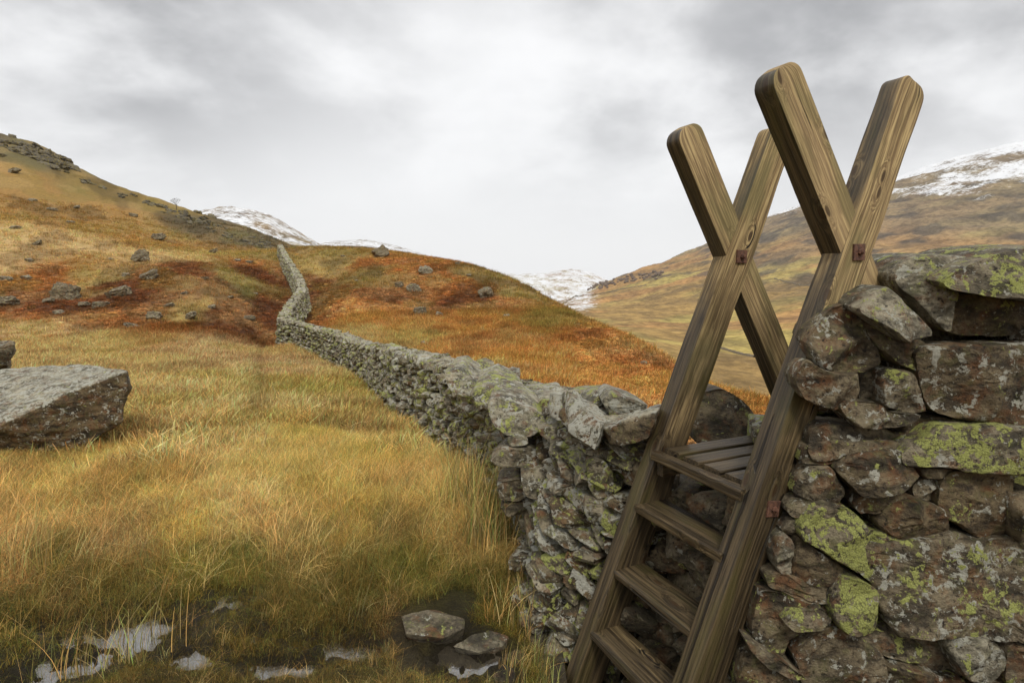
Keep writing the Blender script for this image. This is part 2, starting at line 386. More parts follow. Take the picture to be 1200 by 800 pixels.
def stone_mat():
    m, t, b = mat_new('lichened_stone')
    co = objco(t); p = attr(t, 'prm').outputs['Color']
    sp = t.new('ShaderNodeSeparateColor'); t.put(sp.inputs[0], p)
    yl, tone, wh = sp.outputs
    n1 = t.noise(t.vmath('MULTIPLY', co, (1, 1, 2.3)), 6, 8, .66, .5); n2 = t.noise(co, 52, 7, .70); n3 = t.noise(co, 150, 4, .7); n4 = t.noise(t.vmath('ADD', co, (9, 4, 2)), 11, 5, .6)
    base = t.mix(t.ramp(n1, .32, .68), (.020, .014, .008), (.145, .10, .052))
    grey = t.mix(t.ramp(n1, .32, .68), (.070, .062, .042), (.34, .31, .225))
    base = t.mix(tone, base, grey)
    base = t.mix(t.math('MULTIPLY', t.ramp(n4, .50, .66), .6), base, (.19, .08, .028))
    base = t.mix(t.math('MULTIPLY', t.ramp(t.math('ADD', t.math('MULTIPLY', n2, .5), t.math('MULTIPLY', n1, .5)), .46, .62), .7), base, t.mix(tone, (.20, .155, .08), (.52, .48, .36)))
    base = t.mix(t.ramp(n2, .45, .34), base, (.016, .012, .008)); base = t.mix(t.math('MULTIPLY', t.ramp(n3, .5, .62), .35), base, t.mix(1.0, base, (1.7, 1.7, 1.6), 'MULTIPLY'))
    base = t.mix(t.math('MULTIPLY', t.ramp(t.noise(t.vmath('ADD', co, (3, 7, 1)), 16, 6, .7), .5, .7), .45), base, (.12, .125, .035))
    # white crust lichen
    w1 = t.noise(t.vmath('ADD', co, (21, 3, 8)), 15, 7, .66, .6)
    wm = t.ramp(t.math('ADD', t.math('MULTIPLY', n2, .55), t.math('ADD', w1, t.math('MULTIPLY', wh, .15))), .935, .965)
    base = t.mix(t.math('MULTIPLY', wm, .85), base, t.mix(n3, (.30, .30, .24), (.58, .57, .49)))
    # map lichen: yellow green crust with dark cracks
    g1 = t.noise(t.vmath('ADD', co, (5, 13, 17)), 11, 8, .66, .8)
    gm = t.ramp(t.math('ADD', t.math('MULTIPLY', n2, .5), t.math('ADD', g1, t.math('MULTIPLY', yl, .178))), .925, .95)
    vo = t.new('ShaderNodeTexVoronoi', feature='DISTANCE_TO_EDGE'); t.put(vo.inputs['Vector'], t.vmath('ADD', co, t.vmath('MULTIPLY', t.noisec(co, 60, 3), (.012, .012, .012)))); vo.inputs['Scale'].default_value = 95
    crack = t.ramp(t.math('ADD', vo.outputs['Distance'], t.math('MULTIPLY', t.math('SUBTRACT', n2, .5), .5)), .0, .10)
    base = t.mix(gm, base, t.mix(crack, (.14, .14, .05), t.mix(n3, (.26, .29, .055), (.47, .48, .17))))
    t.put(b.inputs['Base Color'], base)
    t.put(b.inputs['Roughness'], t.ramp(n2, .3, .7, .5, .92)); b.inputs['Specular IOR Level'].default_value = .35
    h = t.math('ADD', t.math('MULTIPLY', n1, 1.0), t.math('ADD', t.math('MULTIPLY', n2, .75), t.math('ADD', t.math('MULTIPLY', n3, .22), t.math('MULTIPLY', t.math('ADD', gm, wm), .035))))
    t.put(b.inputs['Normal'], t.bump(h, 1.0, .030)); return m
def wood_mat():
    m, t, b = mat_new('weathered_timber')
    g = attr(t, 'gco').outputs['Vector']; prm = attr(t, 'prm').outputs['Color']
    sp = t.new('ShaderNodeSeparateColor'); t.put(sp.inputs[0], prm); wet, seed, pale = sp.outputs  # wet holds real dampness plus the shade painted on one rail face
    sv = t.vmath('MULTIPLY', _rv(t, seed), (17, 29, 41)); g2 = t.vmath('ADD', g, sv)
    warp = t.vmath('MULTIPLY', t.vmath('SUBTRACT', t.noisec(t.vmath('MULTIPLY', g2, (1, 1, .45)), 5, 3), (.5, .5, .5)), (.022, .022, .0))
    # knots: pull the grain round spots
    sg = t.new('ShaderNodeSeparateXYZ'); t.put(sg.inputs[0], g2); kc = t.new('ShaderNodeCombineXYZ'); t.put(kc.inputs[0], t.math('ADD', sg.outputs[0], sg.outputs[1])); t.put(kc.inputs[1], t.math('MULTIPLY', sg.outputs[2], .40))
    kv = t.new('ShaderNodeTexVoronoi', voronoi_dimensions='2D'); t.put(kv.inputs['Vector'], kc.outputs[0]); kv.inputs['Scale'].default_value = 5.6
    kd = kv.outputs['Distance']; kn = t.ramp(kd, .22, .03)
    gg = t.vmath('ADD', g2, warp)
    gk = t.vmath('ADD', gg, _rv(t, t.math('MULTIPLY', kn, .035)))
    fine = t.noise(t.vmath('MULTIPLY', gk, (1, 1, .022)), 130, 4, .65)
    lines = t.noise(t.vmath('MULTIPLY', gk, (1, 1, .022)), 75, 4, .62)
    broad = t.noise(t.vmath('MULTIPLY', g2, (1, 1, .25)), 9, 5, .6)
    dry = t.mix(t.ramp(lines, .32, .66), (.17, .108, .045), (.53, .40, .19))
    dry = t.mix(t.math('MULTIPLY', t.ramp(fine, .56, .42), .8), dry, (.06, .035, .014))
    dry = t.mix(t.math('MULTIPLY', t.ramp(broad, .42, .62), .6), dry, (.17, .15, .06))
    dry = t.mix(t.math('MULTIPLY', pale, t.ramp(broad, .62, .35, .25, .85)), dry, (.52, .37, .20))
    wt = t.mix(t.ramp(lines, .33, .66), (.024, .017, .009), (.115, .082, .042))
    wt = t.mix(t.math('MULTIPLY', t.ramp(fine, .55, .36), .6), wt, (.012, .008, .004))
    wt = t.mix(t.math('MULTIPLY', t.ramp(broad, .5, .7), .5), wt, (.075, .068, .018))
    wf = t.ramp(t.math('ADD', wet, t.math('MULTIPLY', t.math('SUBTRACT', broad, .5), 1.1)), .25, .75)
    c = t.mix(wf, dry, wt)
    c = t.mix(t.math('MULTIPLY', t.ramp(kd, .075, .04), .85), c, (.045, .024, .010))
    crack = t.ramp(t.noise(t.vmath('MULTIPLY', gk, (1, 1, .012)), 24, 2, .5), .335, .315)
    c = t.mix(crack, c, (.012, .008, .004))
    t.put(b.inputs['Base Color'], c)
    t.put(b.inputs['Roughness'], t.ramp(wf, 0, 1, .88, .45)); b.inputs['Specular IOR Level'].default_value = .4
    h = t.math('ADD', t.math('ADD', t.math('MULTIPLY', lines, .7), t.math('MULTIPLY', fine, .6)), t.math('MULTIPLY', crack, -1.2))
    t.put(b.inputs['Normal'], t.bump(h, 1.0, .006)); return m
def rust_mat():
    m, t, b = mat_new('rusty_iron'); co = objco(t)
    n = t.noise(co, 60, 6, .6); n2 = t.noise(co, 220, 4, .6)
    c = t.mix(t.ramp(n, .35, .65), (.06, .028, .02), (.15, .068, .042)); c = t.mix(t.ramp(n2, .5, .7), c, (.20, .10, .055))
    t.put(b.inputs['Base Color'], c); b.inputs['Roughness'].default_value = .75; b.inputs['Metallic'].default_value = .15
    t.put(b.inputs['Normal'], t.bump(t.math('ADD', n, t.math('MULTIPLY', n2, .5)), .8, .003)); return m
def crag_mat():
    m, t, b = mat_new('crag_rock'); co = t.new('ShaderNodeTexCoord').outputs['Object']
    n = t.noise(co, .5, 7, .65); n2 = t.noise(co, 2.5, 5, .65); c = t.mix(t.ramp(n, .35, .65), (.05, .045, .035), (.20, .175, .13)); c = t.mix(t.ramp(n2, .46, .6), c, (.20, .16, .055)); c = t.mix(t.ramp(n2, .45, .3), c, (.03, .026, .02))
    t.put(b.inputs['Base Color'], c); b.inputs['Roughness'].default_value = .95; t.put(b.inputs['Normal'], t.bump(n2, 1, .6)); return m
def core_mat():
    m, t, b = mat_new('wall_hearting'); co = t.new('ShaderNodeTexCoord').outputs['Object']
    n = t.noise(co, 14, 5, .6); t.put(b.inputs['Base Color'], t.mix(n, (.02, .017, .013), (.07, .06, .045))); b.inputs['Roughness'].default_value = .95
    t.put(b.inputs['Normal'], t.bump(n, 1, .05)); return m
def blade_mat():
    m = bpy.data.materials.new('dry_grass'); m.use_nodes = True; t = NT(m.node_tree); t.n.clear()
    out = t.new('ShaderNodeOutputMaterial'); d = t.new('ShaderNodeBsdfDiffuse'); tr = t.new('ShaderNodeBsdfTranslucent'); mx = t.new('ShaderNodeMixShader')
    tint = attr(t, 'tint', 'INSTANCER').outputs['Color']; bl = attr(t, 'bl').outputs['Color']
    c = t.mix(1.0, tint, bl, 'MULTIPLY')
    t.put(d.inputs[0], c); t.put(tr.inputs[0], c); mx.inputs[0].default_value = .32
    t.l.new(d.outputs[0], mx.inputs[1]); t.l.new(tr.outputs[0], mx.inputs[2]); t.l.new(mx.outputs[0], out.inputs[0]); return m
def blade_own_mat():
    m, t, b = mat_new('rush_blades'); t.put(b.inputs['Base Color'], attr(t, 'bl').outputs['Color']); b.inputs['Roughness'].default_value = .7; b.inputs['Specular IOR Level'].default_value = .2; return m
def water_mat():
    m, t, b = mat_new('bog_water'); co = t.new('ShaderNodeTexCoord').outputs['Object']
    n = t.noise(co, 14, 3, .5); b.inputs['Base Color'].default_value = (.05, .042, .03, 1); b.inputs['Roughness'].default_value = .02; b.inputs['Coat Weight'].default_value = 1; b.inputs['Coat IOR'].default_value = 2.5; b.inputs['Coat Roughness'].default_value = .02; t.put(b.inputs['Coat Normal'], t.bump(t.noise(co, 30, 3, .5), .25, .01))
    b.inputs['IOR'].default_value = 1.6; b.inputs['Specular IOR Level'].default_value = .9; t.put(b.inputs['Normal'], t.bump(n, .25, .01)); return m
M = dict(ground=ground_mat(), crag=crag_mat(), far=far_mat(), stone=stone_mat(), wood=wood_mat(), rust=rust_mat(), core=core_mat(), blade=blade_mat(), own=blade_own_mat(), water=water_mat())

# ------------------------------------------------------------------ ground sheets
def polar(name, th, r, zf, mat, colf):
    TH, RR = np.meshgrid(th, r); X = RR*np.sin(TH); Y = RR*np.cos(TH); Z = zf(X, Y)
    V = np.stack([X, Y, Z], -1).reshape(-1, 3); nr, nt = RR.shape
    i = np.arange(nr-1)[:, None]*nt+np.arange(nt-1)[None]
    F = np.stack([i, i+1, i+nt+1, i+nt], -1).reshape(-1, 4)
    return V, F, X, Y, Z
th = np.concatenate([np.linspace(-math.pi, -.95, 60)[:-1], np.linspace(-.95, .80, 620), np.linspace(.80, math.pi, 60)[1:]])
rr = np.concatenate([[.02, .3, .6, .9, 1.2], np.exp(np.linspace(math.log(1.5), math.log(235), 520))])
V, F, X, Y, Z = polar('ground', th, rr, near_z, None, None)
col = zone(X, Y); wet = np.zeros_like(X)
for (wx, wy, ax, ay) in PUDW: wet = np.maximum(wet, np.exp(-(((X-wx)/(ax*1.5))**2+((Y-wy)/(ay*1.7))**2)*1.2))
wet *= sstep(-.4, .2, fbm(X*5, Y*5, oct=3, seed=5)+wet*.5)
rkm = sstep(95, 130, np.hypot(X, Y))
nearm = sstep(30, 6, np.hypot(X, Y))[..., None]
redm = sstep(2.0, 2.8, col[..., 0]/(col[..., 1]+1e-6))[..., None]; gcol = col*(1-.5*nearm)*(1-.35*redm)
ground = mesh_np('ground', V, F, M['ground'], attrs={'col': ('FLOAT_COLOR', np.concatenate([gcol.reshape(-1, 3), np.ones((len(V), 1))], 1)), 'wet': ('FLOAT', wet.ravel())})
tag(ground, kind='structure')

th2 = np.concatenate([np.linspace(-math.pi, -.9, 50)[:-1], np.linspace(-.9, .85, 640), np.linspace(.85, math.pi, 50)[1:]])
r2 = np.concatenate([np.exp(np.linspace(math.log(170), math.log(5200), 420)), np.exp(np.linspace(math.log(5300), math.log(7400), 10))])
V, F, X, Y, Z = polar('hills', th2, r2, far_z, None, None)
rad = np.hypot(X, Y); TH = np.arctan2(X, Y)
c1 = np.array((.36,.245,.10)); c2 = np.array((.42,.34,.12)); c3 = np.array((.23,.185,.13)); c4 = np.array((.40,.23,.10))
nA = fbm(X*.006, Y*.006, oct=5, seed=91); nB = fbm(X*.003+7, Y*.009, oct=5, seed=92); nC = fbm(X*.02, Y*.02, oct=5, seed=93)
def mixc(a, b, f): return a*(1-f[..., None])+b*f[..., None]
col = mixc(np.broadcast_to(c1, X.shape+(3,)), c2, sstep(-.12, .15, nA)); col = mixc(col, c4, sstep(0, .2, nB)*.8)
high = sstep(-35, 110, Z+60*nA+25*nC); col = mixc(col, c3, high*.85)
col = mixc(col, np.array((.10,.09,.08)), sstep(.12, .3, nC)*sstep(-60, 0, Z)*.7)
col = mixc(col, np.array((.46,.40,.14)), sstep(600, 400, rad)*.6*sstep(-.3, .3, nA))
right = sstep(.10, .3, TH)
snow = right*sstep(150, 330, Z+130*nA+70*nC)*.75
snow = np.maximum(snow, right*sstep(2050, 2350, rad)*sstep(-40, 120, Z)*.8)
snow = np.maximum(snow, (1-sstep(.12, .16, TH))*sstep(700, 1000, rad)*(.52+.3*nC))
snow = np.maximum(snow, sstep(2700, 3100, rad)*(.60+.3*nC))
hills = mesh_np('hills', V, F, M['far'], attrs={'col': ('FLOAT_COLOR', np.concatenate([col.reshape(-1, 3), np.ones((len(V), 1))], 1)), 'snow': ('FLOAT', snow.ravel())})
tag(hills, kind='structure')

# shallow bog water: one level sheet in the hollows
wv = []; 
bx0, bx1, by0, by1 = -3.2, .25, 2.0, 3.4
WN = 2; wv = [(bx0, by0, WATER_Z), (bx1, by0, WATER_Z), (bx1, by1, WATER_Z), (bx0, by1, WATER_Z)]
water = mesh_np('water', wv, [[0, 1, 2, 3]], M['water'], smooth=False); tag(water, kind='structure')

# ------------------------------------------------------------------ stones
def ico(sub):
    bm = bmesh.new(); bmesh.ops.create_icosphere(bm, subdivisions=sub, radius=1); bm.verts.ensure_lookup_table()
    V = np.array([v.co[:] for v in bm.verts]); F = np.array([[v.index for v in f.verts] for f in bm.faces]); bm.free()
    return V/np.linalg.norm(V, axis=1, keepdims=True), F
ICO = {k: ico(k) for k in (1, 2, 3, 4, 5)}
def rock_shape(sub, rng, boxy=.75, cuts=6, rough=.05, sharp=60):
    D, F = ICO[sub]; N = []; Cc = []
    for ax in range(3):
        for s in (-1, 1):
            n = np.zeros(3); n[ax] = s; n += rng.normal(0, .16, 3); N.append(n/np.linalg.norm(n)); Cc.append(rng.uniform(.8, 1.0))
    for _ in range(cuts):
        n = rng.normal(0, 1, 3); n /= np.linalg.norm(n); N.append(n); Cc.append(rng.uniform(.95, 1.25))
    N = np.array(N); Cc = np.array(Cc)
    q = (D@N.T)/Cc
    rad = 1/(np.sum(np.maximum(q, 0)**sharp, 1)**(1/sharp))
    V = D*rad[:, None]
    o = rng.uniform(0, 50, 3)
    if rough > 0:
        nz = fbm(V[:, 0]*2.2+o[0], V[:, 1]*2.2+o[1], V[:, 2]*3.4+o[2], oct=5 if sub > 3 else 3, seed=int(rng.integers(999)))
        V = V*(1+rough*nz[:, None])
    return V, F
def rot(rx, ry, rz): return np.array(Matrix.Rotation(rz, 3, 'Z')@Matrix.Rotation(ry, 3, 'Y')@Matrix.Rotation(rx, 3, 'X'))
def basis(xd, nd):
    x = np.array(xd, float); x /= np.linalg.norm(x); n = np.array(nd, float); n -= x*(n@x); n /= np.linalg.norm(n)
    return np.stack([x, n, np.cross(x, n)], 1)   # columns: along, inward, up
def prm_of(yl, tone, wh, n): return np.tile(np.array([[yl, tone, wh, 1.0]]), (n, 1))
CHARS = 0

wall = empty('dry_stone_wall', (1.2, 2.5, -1.85), 'long dry stone wall of lichened slate stones winding from the stile up the hillside', 'wall')
WL = np.array(wall.location)
def add_stone(Vw, F, prm, parent=wall, name='stone', mat='stone', base=WL):
    c = Vw.mean(0)
    o = mesh_np(name, Vw, F, M[mat], parent=parent, attrs={'prm': ('FLOAT_COLOR', prm_of(*prm, len(Vw)))}, loc=c)
    if parent is not None: o.location = c-np.array(parent.location)
    return o
def px_plane(px, py, Y):   # point on a plane facing the wall front at forward distance Y
    r = px_ray(px, py); k = Y/r.y; return np.array((r.x*k, Y, r.z*k))
def outline_stone(poly, Y, thick=.3, bulge=.05, prm=(.2,.3,.3), tilt=(0, 0), seed=0, lean=0.0, res=.016, parent=wall, name='stone', top=0.0):
    """a block with this front outline, real depth and a chiselled face. tilt: change of distance per metre across / up"""
    rng = np.random.default_rng(seed*77+5)
    P = np.array([px_plane(a, b, Y)[[0, 2]] for a, b in poly])
    for _ in range(2):
        Q = []
        for i in range(len(P)):
            a, b = P[i], P[(i+1) % len(P)]; q = .12 if _ == 0 else .25
            Q += [a*(1-q)+b*q, a*q+b*(1-q)]
        P = np.array(Q)
    seg = np.linalg.norm(np.roll(P, -1, 0)-P, axis=1); L = seg.sum(); n = max(24, int(L/res)); cum = np.concatenate([[0], np.cumsum(seg)])
    tt = np.linspace(0, L, n, endpoint=False); PP = np.vstack([P, P[:1]])
    B = np.stack([np.interp(tt, cum, PP[:, 0]), np.interp(tt, cum, PP[:, 1])], 1)
    c = B.mean(0); size = math.sqrt(np.prod(B.max(0)-B.min(0)))
    o = rng.uniform(0, 50, 2)
    jit = fbm(B[:, 0]*22+o[0], B[:, 1]*22+o[1], oct=3, seed=seed)*.007
    d = B-c; dn = d/np.linalg.norm(d, axis=1, keepdims=True); B = B+dn*jit[:, None]
    ks = [1.0, .985, .96, .92, .88, .83, .78, .72, .66, .6, .54, .48, .42, .36, .3, .24, .18, .12, .06]
    # facets
    pl = [(rng.normal(0, .75), rng.normal(0, .75), rng.uniform(.45, 1.0)) for _ in range(7)]
    sd_ = rng.uniform(-.9, .9); fr = rng.uniform(8, 26); sa = rng.choice([0, .3, .8])
    def relief(p, k):
        u = (p[:, 0]-c[0])/size; v = (p[:, 1]-c[1])/size
        f = np.full(len(p), 1.2)
        for a, b, cc in pl: f = np.minimum(f, cc+a*u*1.6+b*v*1.6)
        f = np.clip(f, 0, 1.3)
        edge = 1-.8*np.clip((k-.91)/.09, 0, 1)**2
        s = (p[:, 1]+sd_*p[:, 0])*fr+2.0*fbm(p[:, 0]*7+o[0], p[:, 1]*7, oct=3, seed=seed+3)
        st = (np.floor(s)+sstep(.35, .65, s-np.floor(s))) - s
        h = bulge*edge*(.05+1.0*f)+.011*sa*st*edge+.014*fbm(p[:, 0]*16+o[1], p[:, 1]*16, oct=4, seed=seed+1, gain=.6)+.022*edge*fbm(p[:, 0]*5, p[:, 1]*5+o[0], oct=2, seed=seed+2)
        return h
    rings = []
    def put(p2, y): rings.append(np.stack([p2[:, 0], y, p2[:, 1]], 1))
    tx, tz = tilt
    def yb(p): return Y+tx*(p[:, 0]-c[0])+tz*(p[:, 1]-c[1])
    for kk, dy in ((.50, thick), (.72, thick*.85), (.90, thick*.55), (.985, thick*.25)):
        p = c+(B-c)*kk+np.array([0, top*dy]); put(p, yb(p)+dy)
    for k in ks:
        p = c+(B-c)*k; put(p, yb(p)-relief(p, k))
    V = np.vstack(rings+[np.array([[c[0], Y-relief(c[None], 0)[0], c[1]]]), np.array([[c[0], Y+thick, c[1]+top*thick]])])
    nr = len(rings); F = []
    for i in range(nr-1):
        a = np.arange(n)+i*n; b = (np.arange(n)+1) % n+i*n
        F.append(np.stack([a, b, b+n, a+n], 1))
    F = np.vstack(F); ci = nr*n
    a = np.arange(n)+(nr-1)*n; b = (np.arange(n)+1) % n+(nr-1)*n
    F = np.vstack([F, np.stack([a, b, np.full(n, ci), np.full(n, ci)], 1), np.stack([(np.arange(n)+1) % n, np.arange(n), np.full(n, ci+1), np.full(n, ci+1)], 1)])
    # quads + tris: split to triangles
    T = np.vstack([F[:, [0, 1, 2]], F[:, [0, 2, 3]]]); T = T[(T[:, 0] != T[:, 1]) & (T[:, 1] != T[:, 2]) & (T[:, 0] != T[:, 2])]
    if parent is None: return V, T
    return add_stone(V, T[:, ::-1], prm, parent, name)

